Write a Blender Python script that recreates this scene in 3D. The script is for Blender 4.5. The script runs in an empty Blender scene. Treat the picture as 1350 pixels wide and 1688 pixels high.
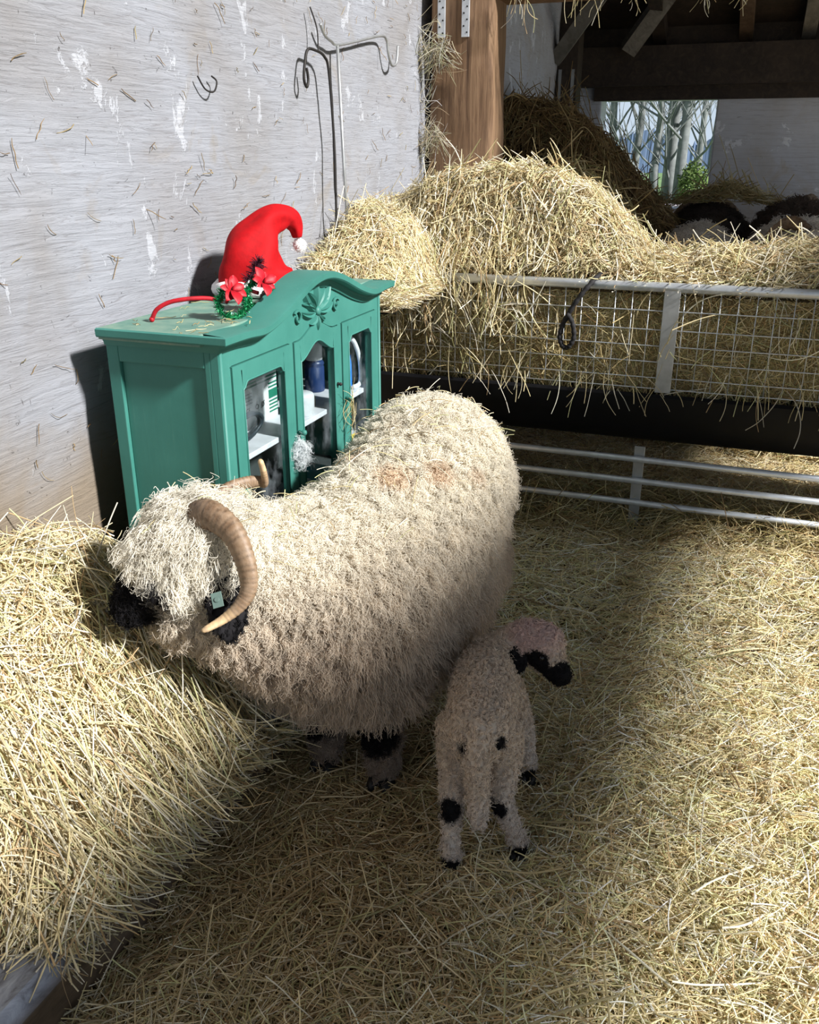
import bpy, bmesh, math, random
import numpy as np
from mathutils import Vector, Matrix, kdtree
from math import sin, cos, pi, atan, radians

random.seed(5)
RNG = np.random.default_rng(11)
SC = bpy.context.scene
COL = SC.collection

# ------------------------------------------------------------------ camera, sky, sun, exposure
F_PX = 1480.0
PITCH = math.atan(594.0 / F_PX)
YAW = math.atan(593.0 / (F_PX / cos(PITCH)))
cam_d = bpy.data.cameras.new('camera')
cam_d.sensor_width = 36.0
cam_d.sensor_fit = 'AUTO'
cam_d.lens = F_PX / 1688.0 * 36.0
cam_d.clip_start = 0.05
cam_d.clip_end = 400
cam = bpy.data.objects.new('camera', cam_d)
COL.objects.link(cam)
cam.location = (0, 0, 1.55)
cam.rotation_euler = (pi / 2 - PITCH, 0, YAW)
SC.camera = cam

SUN_DIR = Vector((-1.0, 0.20, -0.70)).normalized()      # the way the light travels
sun_d = bpy.data.lights.new('sun', 'SUN')
sun_d.energy = 8.4
sun_d.angle = radians(4.5)
sun_d.color = (1.0, 0.99, 0.975)
sun = bpy.data.objects.new('sun', sun_d)
COL.objects.link(sun)
sun.location = (6, -2, 5)
sun.rotation_euler = SUN_DIR.to_track_quat('-Z', 'Y').to_euler()

world = bpy.data.worlds.new('sky')
SC.world = world
world.use_nodes = True
wn = world.node_tree.nodes
wl = world.node_tree.links
wn.clear()
w_out = wn.new('ShaderNodeOutputWorld')
w_bg = wn.new('ShaderNodeBackground')
w_tc = wn.new('ShaderNodeTexCoord')
w_sep = wn.new('ShaderNodeSeparateXYZ')
w_cr = wn.new('ShaderNodeValToRGB')
w_cr.color_ramp.elements[0].position = 0.0
w_cr.color_ramp.elements[0].color = (0.86, 1.02, 1.20, 1)
w_cr.color_ramp.elements[1].position = 0.45
w_cr.color_ramp.elements[1].color = (0.60, 0.72, 0.90, 1)
w_bg.inputs['Strength'].default_value = 0.66
wl.new(w_tc.outputs['Generated'], w_sep.inputs[0])
wl.new(w_sep.outputs['Z'], w_cr.inputs[0])
wl.new(w_cr.outputs[0], w_bg.inputs['Color'])
wl.new(w_bg.outputs[0], w_out.inputs[0])

SC.view_settings.view_transform = 'Standard'
SC.view_settings.look = 'None'
SC.view_settings.gamma = 1.0
SC.view_settings.use_curve_mapping = False
SC.view_settings.exposure = 0.12
try:
    SC.cycles.max_bounces = 8
    SC.cycles.transparent_max_bounces = 12
    SC.cycles.use_denoising = True
    SC.cycles.sample_clamp_indirect = 6.0
except Exception:
    pass

# ------------------------------------------------------------------ helpers
CP = np.array([0, 0, 1.55])
_fh = np.array([-sin(YAW), cos(YAW), 0]); _r = np.array([cos(YAW), sin(YAW), 0]); _up = np.array([0, 0, 1.0])
_fw = _fh * cos(PITCH) - _up * sin(PITCH); _u = _fh * sin(PITCH) + _up * cos(PITCH)


def in_view(P, m=160):
    """true for world points which the photograph could show, with a margin (used only to spend straw where it is seen)"""
    v = P - CP
    z = v @ _fw
    z = np.where(np.abs(z) < 1e-3, 1e-3, z)
    x = 675 + F_PX * (v @ _r) / z
    y = 844 - F_PX * (v @ _u) / z
    return (z > 0.2) & (x > -m) & (x < 1350 + m) & (y > -m) & (y < 1688 + m)


def smooth01(t):
    t = np.clip(t, 0, 1)
    return t * t * (3 - 2 * t)


def wob(x, y, s=1.0, ph=0.0):
    return (np.sin(3.1 * s * x + 1.7 * s * y + ph) + np.sin(-2.3 * s * x + 3.7 * s * y + 1.3 + ph) + 0.6 * np.sin(6.1 * s * x + 5.3 * s * y + 2.1 + ph)
            + 0.5 * np.sin(9.7 * s * x - 8.3 * s * y + ph)) / 3.1


class NT:
    def __init__(self, name):
        self.m = bpy.data.materials.new(name)
        self.m.use_nodes = True
        self.t = self.m.node_tree
        self.n = self.t.nodes
        self.b = self.n['Principled BSDF']

    def add(self, typ, **kw):
        nd = self.n.new(typ)
        for k, v in kw.items():
            if k in nd.inputs:
                nd.inputs[k].default_value = v
            else:
                setattr(nd, k, v)
        return nd

    def link(self, a, b):
        self.t.links.new(a, b)

    def coords(self, scale=(1, 1, 1), rot=(0, 0, 0), src='Object'):
        tc = self.add('ShaderNodeTexCoord')
        mp = self.add('ShaderNodeMapping')
        mp.inputs['Scale'].default_value = scale
        mp.inputs['Rotation'].default_value = rot
        self.link(tc.outputs[src], mp.inputs[0])
        return mp.outputs[0]

    def noise(self, co, scale, detail=4, rough=0.55, dist=0.0):
        nd = self.add('ShaderNodeTexNoise')
        nd.inputs['Scale'].default_value = scale
        nd.inputs['Detail'].default_value = detail
        nd.inputs['Roughness'].default_value = rough
        nd.inputs['Distortion'].default_value = dist
        self.link(co, nd.inputs['Vector'])
        return nd.outputs['Fac']

    def ramp(self, fac, stops):
        cr = self.add('ShaderNodeValToRGB')
        e = cr.color_ramp.elements
        while len(e) < len(stops):
            e.new(0.5)
        for el, (p, c) in zip(e, stops):
            el.position = p
            el.color = (*c, 1) if len(c) == 3 else c
        self.link(fac, cr.inputs[0])
        return cr.outputs[0]

    def mix(self, fac, a, b, mode='MIX'):
        mx = self.add('ShaderNodeMix')
        mx.data_type = 'RGBA'
        mx.blend_type = mode
        for sock, v in ((0, fac), (6, a), (7, b)):
            if hasattr(v, 'is_output'):
                self.link(v, mx.inputs[sock])
            else:
                mx.inputs[sock].default_value = v if sock == 0 else (*v, 1)
        return mx.outputs[2]

    def math(self, op, a, b=0.0):
        nd = self.add('ShaderNodeMath')
        nd.operation = op
        for i, v in enumerate((a, b)):
            if hasattr(v, 'is_output'):
                self.link(v, nd.inputs[i])
            else:
                nd.inputs[i].default_value = v
        return nd.outputs[0]

    def bump(self, h, strength=0.3, dist=0.01):
        bp = self.add('ShaderNodeBump')
        bp.inputs['Strength'].default_value = strength
        bp.inputs['Distance'].default_value = dist
        self.link(h, bp.inputs['Height'])
        self.link(bp.outputs[0], self.b.inputs['Normal'])

    def color(self, c):
        if hasattr(c, 'is_output'):
            self.link(c, self.b.inputs['Base Color'])
        else:
            self.b.inputs['Base Color'].default_value = (*c, 1)


BW = ((0.0, (0, 0, 0)), (1.0, (1, 1, 1)))


def plain(name, c, rough=0.6, metal=0.0, var=0.12, scale=30, bump=0.0, spec=0.4):
    t = NT(name)
    co = t.coords()
    f = t.noise(co, scale, 5)
    lo = tuple(max(0, v * (1 - var)) for v in c)
    hi = tuple(min(1, v * (1 + var)) for v in c)
    t.color(t.ramp(f, ((0.3, lo), (0.7, hi))))
    t.b.inputs['Roughness'].default_value = rough
    t.b.inputs['Metallic'].default_value = metal
    t.b.inputs['Specular IOR Level'].default_value = spec
    if bump:
        t.bump(f, bump, 0.004)
    return t.m


def attr_mat(name, rough=0.8, spec=0.2, var=True, transl=0.0):
    """fibre material: the fibre's own colour, stored per strand"""
    t = NT(name)
    at = t.add('ShaderNodeAttribute')
    at.attribute_name = 'col'
    t.link(at.outputs['Color'], t.b.inputs['Base Color'])
    t.b.inputs['Roughness'].default_value = rough
    t.b.inputs['Specular IOR Level'].default_value = spec
    if transl:
        tr = t.add('ShaderNodeBsdfTranslucent')
        t.link(at.outputs['Color'], tr.inputs[0])
        mx = t.add('ShaderNodeMixShader')
        mx.inputs[0].default_value = transl
        out = t.n['Material Output']
        t.link(t.b.outputs[0], mx.inputs[1])
        t.link(tr.outputs[0], mx.inputs[2])
        t.link(mx.outputs[0], out.inputs[0])
    return t.m


def empty(name, loc, **tags):
    o = bpy.data.objects.new(name, None)
    COL.objects.link(o)
    o.location = loc
    o.empty_display_size = 0.05
    tag(o, **tags)
    return o


def tag(o, label=None, cat=None, group=None, kind=None):
    if label: o['label'] = label
    if cat: o['category'] = cat
    if group: o['group'] = group
    if kind: o['kind'] = kind
    return o


def offs(parent):
    l = Vector((0, 0, 0))
    p = parent
    while p is not None:
        l += p.location
        p = p.parent
    return l


def mesh_obj(name, V, F, mat, parent=None, smooth=False, col=None, auto=None, **tags):
    me = bpy.data.meshes.new(name)
    V = np.asarray(V, dtype=float).reshape(-1, 3)
    o0 = offs(parent)
    if parent is not None:
        V = V - np.array(o0)
    me.from_pydata(V.tolist(), [], [list(map(int, f)) for f in F])
    me.update()
    if smooth:
        me.polygons.foreach_set('use_smooth', [True] * len(me.polygons))
    if col is not None:
        a = me.color_attributes.new('col', 'FLOAT_COLOR', 'POINT')
        a.data.foreach_set('color', np.c_[col, np.ones(len(col))].ravel())
    o = bpy.data.objects.new(name, me)
    if mat is not None:
        me.materials.append(mat)
    COL.objects.link(o)
    if parent is not None:
        o.parent = parent
    if auto:
        b = o.modifiers.new('bevel', 'BEVEL')
        b.width = auto
        b.segments = 2
        b.limit_method = 'ANGLE'
    tag(o, **tags)
    return o


class MB:
    """collects shapes into one mesh"""
    def __init__(self):
        self.v = []
        self.f = []

    def add(self, V, F):
        b = len(self.v)
        self.v.extend([tuple(map(float, p)) for p in V])
        self.f.extend([tuple(int(i) + b for i in f) for f in F])
        return self

    def box(self, lo, hi, M=None):
        x0, y0, z0 = lo; x1, y1, z1 = hi
        V = [(x0, y0, z0), (x1, y0, z0), (x1, y1, z0), (x0, y1, z0), (x0, y0, z1), (x1, y0, z1), (x1, y1, z1), (x0, y1, z1)]
        if M is not None:
            V = [M @ Vector(p) for p in V]
        return self.add(V, [(0, 3, 2, 1), (4, 5, 6, 7), (0, 1, 5, 4), (1, 2, 6, 5), (2, 3, 7, 6), (3, 0, 4, 7)])

    def tube(self, pts, r, seg=10, caps=True, flat=1.0, up=None):
        P = [Vector(p) for p in pts]
        n = len(P)
        R = r if hasattr(r, '__len__') else [r] * n
        T = [(P[min(i + 1, n - 1)] - P[max(i - 1, 0)]).normalized() for i in range(n)]
        a = Vector(up) if up else (Vector((0, 0, 1)) if abs(T[0].z) < 0.9 else Vector((1, 0, 0)))
        N = (a - T[0] * a.dot(T[0])).normalized()
        V = []
        for i in range(n):
            N = (N - T[i] * N.dot(T[i])).normalized()
            B = T[i].cross(N)
            for k in range(seg):
                an = 2 * pi * k / seg
                V.append(P[i] + N * (R[i] * cos(an)) + B * (R[i] * flat * sin(an)))
        Fc = []
        for i in range(n - 1):
            for k in range(seg):
                k2 = (k + 1) % seg
                Fc.append((i * seg + k, i * seg + k2, (i + 1) * seg + k2, (i + 1) * seg + k))
        if caps:
            Fc.append(tuple(reversed(range(seg))))
            Fc.append(tuple(range((n - 1) * seg, n * seg)))
        return self.add(V, Fc)

    def lathe(self, c, prof, seg=20, axis=(0, 0, 1)):
        ax = Vector(axis).normalized()
        a = ax.orthogonal().normalized()
        b = ax.cross(a)
        V = []
        c = Vector(c)
        for (rr, h) in prof:
            for k in range(seg):
                an = 2 * pi * k / seg
                V.append(c + ax * h + a * (rr * cos(an)) + b * (rr * sin(an)))
        Fc = []
        for i in range(len(prof) - 1):
            for k in range(seg):
                k2 = (k + 1) % seg
                Fc.append((i * seg + k, i * seg + k2, (i + 1) * seg + k2, (i + 1) * seg + k))
        Fc.append(tuple(reversed(range(seg))))
        Fc.append(tuple(range((len(prof) - 1) * seg, len(prof) * seg)))
        return self.add(V, Fc)

    def ball(self, c, r, seg=14, rings=9, M=None):
        rx, ry, rz = r if hasattr(r, '__len__') else (r, r, r)
        V = [(0, 0, rz)]
        for i in range(1, rings):
            th = pi * i / rings
            for k in range(seg):
                an = 2 * pi * k / seg
                V.append((rx * sin(th) * cos(an), ry * sin(th) * sin(an), rz * cos(th)))
        V.append((0, 0, -rz))
        c = Vector(c)
        V = [(c + (M @ Vector(p) if M is not None else Vector(p))) for p in V]
        Fc = [(0, 1 + k, 1 + (k + 1) % seg) for k in range(seg)]
        for i in range(rings - 2):
            for k in range(seg):
                k2 = (k + 1) % seg
                Fc.append((1 + i * seg + k, 1 + (i + 1) * seg + k, 1 + (i + 1) * seg + k2, 1 + i * seg + k2))
        e = len(V) - 1
        b = 1 + (rings - 2) * seg
        Fc += [(e, b + (k + 1) % seg, b + k) for k in range(seg)]
        return self.add(V, Fc)

    def prism(self, poly, fn, d0, d1):
        """polygon in (u, v) swept from depth d0 to d1; fn(u, v, d) -> point"""
        n = len(poly)
        V = [fn(u, v, d0) for u, v in poly] + [fn(u, v, d1) for u, v in poly]
        Fc = [tuple(reversed(range(n))), tuple(range(n, 2 * n))]
        Fc += [(i, (i + 1) % n, n + (i + 1) % n, n + i) for i in range(n)]
        return self.add(V, Fc)

    def build(self, name, mat, parent=None, smooth=False, auto=None, fix=True, **tags):
        o = mesh_obj(name, self.v, self.f, mat, parent, smooth, None, auto, **tags)
        if fix:
            bm = bmesh.new()
            bm.from_mesh(o.data)
            bmesh.ops.recalc_face_normals(bm, faces=bm.faces)
            bm.to_mesh(o.data)
            bm.free()
            if smooth:
                o.data.polygons.foreach_set('use_smooth', [True] * len(o.data.polygons))
        return o


def auto_smooth(o, ang=35):
    """flat-looking sharp edges, smooth elsewhere"""
    bm = bmesh.new()
    bm.from_mesh(o.data)
    lim = radians(ang)
    for e in bm.edges:
        if len(e.link_faces) == 2:
            e.smooth = e.calc_face_angle(0) < lim
    for f in bm.faces:
        f.smooth = True
    bm.to_mesh(o.data)
    bm.free()
    return o


def fibres(name, P, R, col, mat, parent=None, **tags):
    """P (N,K,3) world points, R (N,K) radii, col (N,3)"""
    N, K, _ = P.shape
    P = P - np.array(offs(parent)) if parent is not None else P
    hc = bpy.data.hair_curves.new(name)
    hc.add_curves([K] * N)
    hc.attributes['position'].data.foreach_set('vector', np.ascontiguousarray(P, dtype=np.float32).ravel())
    a = hc.attributes.get('radius') or hc.attributes.new('radius', 'FLOAT', 'POINT')
    a.data.foreach_set('value', np.ascontiguousarray(np.broadcast_to(R, (N, K)), dtype=np.float32).ravel())
    c = hc.attributes.new('col', 'FLOAT_COLOR', 'CURVE')
    c.data.foreach_set('color', np.c_[np.clip(col, 0, 1), np.ones(N)].astype(np.float32).ravel())
    hc.materials.append(mat)
    o = bpy.data.objects.new(name, hc)
    COL.objects.link(o)
    if parent is not None:
        o.parent = parent
    tag(o, **tags)
    return o


STRAW = np.array([(0.86, 0.74, 0.44), (0.80, 0.66, 0.34), (0.92, 0.84, 0.62), (0.70, 0.58, 0.28), (0.62, 0.60, 0.28), (0.52, 0.36, 0.17), (0.84, 0.79, 0.56)])
STRAW = np.clip(STRAW * np.array([1.0, 1.01, 1.12]), 0, 0.95)
P_STRAW = np.array([.20, .20, .14, .17, .10, .12, .07])
HAY = np.array([(0.66, 0.52, 0.26), (0.55, 0.42, 0.19), (0.78, 0.66, 0.38), (0.44, 0.36, 0.15), (0.46, 0.44, 0.19), (0.36, 0.23, 0.10), (0.74, 0.66, 0.42)])
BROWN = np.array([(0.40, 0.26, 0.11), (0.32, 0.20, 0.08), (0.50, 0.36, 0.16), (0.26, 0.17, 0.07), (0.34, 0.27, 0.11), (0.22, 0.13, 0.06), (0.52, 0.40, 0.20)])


def straw(name, surf, roots, mat, up=(0, 0, 1), L=(0.07, 0.2), thick=0.02, tilt=0.10, wild=0.06, wild_tilt=0.7, rad=(0.0008, 0.0019), pal=STRAW,
          bend=0.25, az=None, az_spread=pi, K=5, parent=None, bright=1.0, droop=0.0, tint=None, **tags):
    """loose stalks lying over the surface surf(u, v)"""
    N = len(roots)
    u0, v0 = roots[:, 0], roots[:, 1]
    th = RNG.uniform(-pi, pi, N) if az is None else az + RNG.normal(0, az_spread, N)
    ln = RNG.uniform(L[0], L[1], N) * RNG.choice([1.0, 1.0, 0.6], N)
    t = np.linspace(-0.5, 0.5, K)[None, :]
    bd = RNG.normal(0, bend, N)[:, None]
    ct, st = np.cos(th)[:, None], np.sin(th)[:, None]
    e0 = surf(u0 - 0.5 * ln * ct[:, 0], v0 - 0.5 * ln * st[:, 0]); e1 = surf(u0 + 0.5 * ln * ct[:, 0], v0 + 0.5 * ln * st[:, 0])
    a = (ln * np.clip(ln / np.maximum(np.linalg.norm(e1 - e0, axis=1), 1e-4), 0.3, 1.0))[:, None] * t
    c = ln[:, None] * bd * (t * t - 0.08)
    U = u0[:, None] + a * ct - c * st
    V = v0[:, None] + a * st + c * ct
    S = surf(U, V)
    ti = np.where(RNG.random(N) < wild, RNG.normal(0, wild_tilt, N), RNG.normal(0, tilt, N))[:, None]
    off = RNG.random(N)[:, None] ** 1.5 * thick + np.abs(ti) * ln[:, None] * 0.35 + ti * a + RNG.normal(0, 0.002, (N, K))
    off = np.maximum(off, -0.006)
    upv = np.array(up, float)
    P = S + off[:, :, None] * upv
    if droop:
        P[:, :, 2] -= droop * np.maximum(off - thick * 0.5, 0) ** 1.2
    R = RNG.uniform(rad[0], rad[1], N)[:, None] * np.ones((1, K))
    R[:, -1] *= 0.5
    ci = RNG.choice(len(pal), N, p=P_STRAW)
    col = pal[ci] * RNG.uniform(0.5, 1.15, (N, 1)) * bright
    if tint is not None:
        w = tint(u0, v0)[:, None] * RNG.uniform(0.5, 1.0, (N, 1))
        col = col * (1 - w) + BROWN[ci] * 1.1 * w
    return fibres(name, P, R, col, mat, parent, **tags)


def grid_mesh(name, surf, u, v, mat, parent=None, **tags):
    U, V = np.meshgrid(u, v, indexing='ij')
    S = surf(U, V).reshape(-1, 3)
    nu, nv = len(u), len(v)
    i, j = np.meshgrid(np.arange(nu - 1), np.arange(nv - 1), indexing='ij')
    a = (i * nv + j).ravel()
    F = np.c_[a, a + nv, a + nv + 1, a + 1]
    return mesh_obj(name, S, F, mat, parent, True, **tags)


def uniform(n, u, v):
    return np.c_[RNG.uniform(u[0], u[1], n), RNG.uniform(v[0], v[1], n)]


def remesh(mb, voxel, it=6, fac=0.5):
    """one continuous skin over the collected volumes"""
    o = mb.build('temporary', None)
    m = o.modifiers.new('r', 'REMESH')
    m.mode = 'VOXEL'
    m.voxel_size = voxel
    s = o.modifiers.new('s', 'SMOOTH')
    s.iterations = it
    s.factor = fac
    dg = bpy.context.evaluated_depsgraph_get()
    me = bpy.data.meshes.new_from_object(o.evaluated_get(dg))
    n = len(me.vertices)
    V = np.empty(n * 3)
    me.vertices.foreach_get('co', V)
    V = V.reshape(-1, 3)
    F = [tuple(p.vertices) for p in me.polygons]
    old = o.data
    bpy.data.objects.remove(o)
    bpy.data.meshes.remove(old)
    bpy.data.meshes.remove(me)
    return V, F


def capsule(mb, a, b, ra, rb, seg=18, flat=1.0):
    """tapered limb segment with round ends"""
    a = Vector(a); b = Vector(b)
    d = (b - a)
    L = d.length
    d.normalize()
    pts, rs = [], []
    for k in range(5):
        an = pi / 2 * (1 - k / 4) * 0.98
        pts.append(a - d * (ra * sin(an))); rs.append(ra * cos(an))
    for k in range(1, 4):
        t = k / 4
        pts.append(a + d * (L * t)); rs.append(ra + (rb - ra) * t)
    for k in range(5):
        an = pi / 2 * (k / 4) * 0.98
        pts.append(b + d * (rb * sin(an))); rs.append(rb * cos(an))
    mb.tube(pts, rs, seg)


def chain(mb, nodes):
    for (p, r), (q, s) in zip(nodes[:-1], nodes[1:]):
        capsule(mb, p, q, r, s)


def sample(V, F, n, weight=None):
    """random points, with normals, on a skin"""
    T = []
    for f in F:
        for k in range(1, len(f) - 1):
            T.append((f[0], f[k], f[k + 1]))
    T = np.array(T)
    A, B, C = V[T[:, 0]], V[T[:, 1]], V[T[:, 2]]
    nr = np.cross(B - A, C - A)
    ar = np.linalg.norm(nr, axis=1)
    nr = nr / np.maximum(ar, 1e-12)[:, None]
    w = ar.copy()
    if weight is not None:
        w = w * weight((A + B + C) / 3)
    idx = RNG.choice(len(T), n, p=w / w.sum())
    r1, r2 = RNG.random(n), RNG.random(n)
    s = np.sqrt(r1)
    P = A[idx] * (1 - s)[:, None] + B[idx] * (s * (1 - r2))[:, None] + C[idx] * (s * r2)[:, None]
    # smoothed normals
    vn = np.zeros_like(V)
    for k in range(3):
        np.add.at(vn, T[:, k], nr * ar[:, None])
    vn /= np.maximum(np.linalg.norm(vn, axis=1), 1e-12)[:, None]
    Nn = vn[T[idx, 0]] + vn[T[idx, 1]] + vn[T[idx, 2]]
    Nn /= np.maximum(np.linalg.norm(Nn, axis=1), 1e-12)[:, None]
    return P, Nn


def wool(name, V, F, n, locks, length, colour, mat, parent, K=7, grav=0.9, clump=0.75, wave=0.012, waves=3.0, r0=0.0007, r1=0.0003, stray=0.1, comb=None, weight=None, spread=0.35, **tags):
    """crimped locks of wool: length(P) and colour(P, N) come from where they grow"""
    P, Nn = sample(V, F, n, weight)
    L = length(P, Nn)
    keep = L > 0.002
    P, Nn, L = P[keep], Nn[keep], L[keep]
    n = len(P)
    C, CN = sample(V, F, locks, weight)
    kd = kdtree.KDTree(len(C))
    for i, c in enumerate(C):
        kd.insert(c, i)
    kd.balance()
    li = np.array([kd.find(p)[1] for p in P])
    lk_dir = RNG.normal(0, spread, (locks, 3))
    lk_ph = RNG.uniform(0, 2 * pi, locks)
    lk_len = RNG.uniform(0.75, 1.2, locks)
    lk_g = RNG.uniform(0.6, 1.3, locks)
    lk_col = RNG.uniform(0.82, 1.12, locks)
    side = RNG.normal(0, 1, (locks, 3))
    D0 = Nn + lk_dir[li] + RNG.normal(0, 0.12, (n, 3))
    if comb is not None:
        D0 = D0 + comb(P, Nn)
    D0 /= np.linalg.norm(D0, axis=1)[:, None]
    L = L * lk_len[li] * RNG.uniform(0.75, 1.1, n)
    strayf = RNG.random(n) < stray
    pts = np.empty((n, K, 3))
    pts[:, 0] = P - Nn * 0.004
    cur = pts[:, 0].copy()
    g = np.array([0, 0, -1.0])
    sv = side[li] - (side[li] * D0).sum(1)[:, None] * D0
    sv /= np.maximum(np.linalg.norm(sv, axis=1), 1e-9)[:, None]
    sw = np.cross(D0, sv)
    d = D0.copy()
    base = np.empty((n, K, 3)); base[:, 0] = cur
    for k in range(1, K):
        t = k / (K - 1)
        d = d + g * (grav * lk_g[li] * 1.6 / (K - 1))[:, None] * (0.3 + t)
        # wool lies on the wool below it: never dive inward
        inn = (d * Nn).sum(1)
        d = d - np.minimum(inn - 0.06, 0)[:, None] * Nn
        d /= np.maximum(np.linalg.norm(d, axis=1), 1e-9)[:, None]
        cur = cur + d * (L / (K - 1))[:, None]
        base[:, k] = cur
    for k in range(1, K):
        t = k / (K - 1)
        ph = lk_ph[li] + t * waves * 2 * pi * (L / np.maximum(L.mean(), 1e-6)) ** 0.5
        amp = (wave(P) if callable(wave) else wave) * min(1.0, 1.6 * t)
        q = base[:, k] + sv * (np.sin(ph) * amp)[:, None] + sw * (np.cos(ph) * amp)[:, None]
        toc = (C[li] - P)
        toc = toc - (toc * Nn).sum(1)[:, None] * Nn
        cl = (clump(P) if callable(clump) else clump) * t ** 0.8
        q = q + toc * np.where(strayf, 0.15, cl)[:, None]
        q[strayf] += RNG.normal(0, 0.006, (int(strayf.sum()), 3)) * t
        pts[:, k] = q
    R = (r0 + (r1 - r0) * np.linspace(0, 1, K))[None, :] * RNG.uniform(0.7, 1.3, (n, 1))
    col = colour(P, Nn) * lk_col[li][:, None] * RNG.uniform(0.9, 1.08, (n, 1))
    return fibres(name, pts, R, col, mat, parent, **tags)


# ------------------------------------------------------------------ materials
M_STRAW = attr_mat('straw_stalks', 0.55, 0.3, transl=0.12)
M_WOOL = attr_mat('wool_fibres', 0.85, 0.15, transl=0.25)
M_BODY = attr_mat('animal_skin', 0.9, 0.1)


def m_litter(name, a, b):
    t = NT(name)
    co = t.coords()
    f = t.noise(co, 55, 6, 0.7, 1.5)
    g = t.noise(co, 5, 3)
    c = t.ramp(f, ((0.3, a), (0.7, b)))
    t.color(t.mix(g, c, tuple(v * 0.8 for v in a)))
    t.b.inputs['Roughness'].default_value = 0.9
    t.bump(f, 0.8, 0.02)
    return t.m


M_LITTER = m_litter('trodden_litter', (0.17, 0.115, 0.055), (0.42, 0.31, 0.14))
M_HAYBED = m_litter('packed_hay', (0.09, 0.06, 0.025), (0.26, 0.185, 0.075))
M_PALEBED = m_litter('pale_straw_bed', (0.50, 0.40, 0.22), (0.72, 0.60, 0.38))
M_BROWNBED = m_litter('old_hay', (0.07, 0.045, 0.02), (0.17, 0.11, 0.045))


def m_wall(name, bright=1.0, dirt_z=0.86):
    t = NT(name)
    co = t.coords()
    big = t.noise(co, 1.6, 4, 0.6, 0.6)
    c = t.ramp(big, ((0.30, (0.40 * bright, 0.385 * bright, 0.385 * bright)), (0.55, (0.47 * bright, 0.48 * bright, 0.52 * bright)), (0.8, (0.53 * bright, 0.55 * bright, 0.61 * bright))))
    # worn beige blotches
    bl = t.noise(co, 3.1, 5, 0.65, 1.0)
    blf = t.ramp(bl, ((0.58, (0, 0, 0)), (0.74, (1, 1, 1))))
    c = t.mix(t.math('MULTIPLY', blf, 0.75), c, (0.40 * bright, 0.35 * bright, 0.29 * bright))
    # trowel drag lines, gently waving
    st = t.coords((1, 2.2, 30), (0.10, 0, 0))
    ln = t.noise(st, 2.6, 6, 0.7, 1.6)
    lnf = t.ramp(ln, ((0.34, (1, 1, 1)), (0.47, (0, 0, 0))))
    c = t.mix(t.math('MULTIPLY', lnf, 0.42), c, (0.22 * bright, 0.20 * bright, 0.20 * bright))
    # dark chips and cracks
    ck = t.coords((1, 6, 13), (0.5, 0, 0))
    cr = t.noise(ck, 2.3, 8, 0.75, 2.2)
    crf = t.ramp(cr, ((0.30, (1, 1, 1)), (0.35, (0, 0, 0))))
    c = t.mix(t.math('MULTIPLY', crf, 0.85), c, (0.075, 0.06, 0.055))
    ck2 = t.coords((1, 16, 7), (-0.6, 0, 0))
    cr2 = t.noise(ck2, 2.0, 8, 0.7, 1.5)
    crf2 = t.ramp(cr2, ((0.29, (1, 1, 1)), (0.335, (0, 0, 0))))
    c = t.mix(t.math('MULTIPLY', crf2, 0.8), c, (0.11, 0.09, 0.08))
    # fresh white flakes
    fl = t.noise(t.coords((1, 1.3, 0.8)), 5.5, 6, 0.7, 0.4)
    sep = t.add('ShaderNodeSeparateXYZ')
    t.link(t.coords(), sep.inputs[0])
    lowz = t.ramp(sep.outputs['Z'], ((0.0, (0, 0, 0)), (0.70, (0, 0, 0)), (0.85, (1, 1, 1)), (0.99, (0.6, 0.6, 0.6))))
    flf = t.ramp(fl, ((0.60, (0, 0, 0)), (0.63, (1, 1, 1))))
    flf = t.math('MULTIPLY', flf, lowz)
    c = t.mix(flf, c, (0.72 * bright + 0.05, 0.74 * bright + 0.05, 0.80 * bright + 0.05))
    # brown splash zone at the foot
    zz = t.math('ADD', sep.outputs['Z'], t.math('MULTIPLY', t.math('SUBTRACT', big, 0.5), 0.5))
    dz = t.ramp(zz, ((max(0.0, dirt_z - 0.16), (1, 1, 1)), (min(1, dirt_z + 0.08), (0, 0, 0))))
    c = t.mix(t.math('MULTIPLY', dz, 0.85), c, (0.36 * bright, 0.275 * bright, 0.18 * bright))
    t.color(c)
    t.b.inputs['Roughness'].default_value = 0.9
    t.b.inputs['Specular IOR Level'].default_value = 0.15
    h = t.math('SUBTRACT', t.math('MULTIPLY', ln, 0.8), t.math('ADD', crf, crf2))
    h = t.math('ADD', h, t.math('MULTIPLY', flf, 0.5))
    t.bump(h, 0.75, 0.008)
    return t.m


M_WALL = m_wall('limewashed_wall', 0.56)
M_WALL2 = m_wall('old_limewash', 1.45, 0.3)


def m_wood(name, a, b, c, scale=(14, 14, 1.2), bump=0.5, rough=0.75):
    t = NT(name)
    co = t.coords(scale)
    f = t.noise(co, 2.2, 8, 0.65, 1.2)
    col = t.ramp(f, ((0.28, a), (0.5, b), (0.72, c)))
    g = t.noise(t.coords(), 3.0, 4)
    gf = t.ramp(g, ((0.4, (0, 0, 0)), (0.7, (1, 1, 1))))
    col = t.mix(t.math('MULTIPLY', gf, 0.45), col, tuple(min(1, v * 1.35) for v in c))
    t.color(col)
    t.b.inputs['Roughness'].default_value = rough
    t.bump(f, bump, 0.008)
    return t.m


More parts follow.
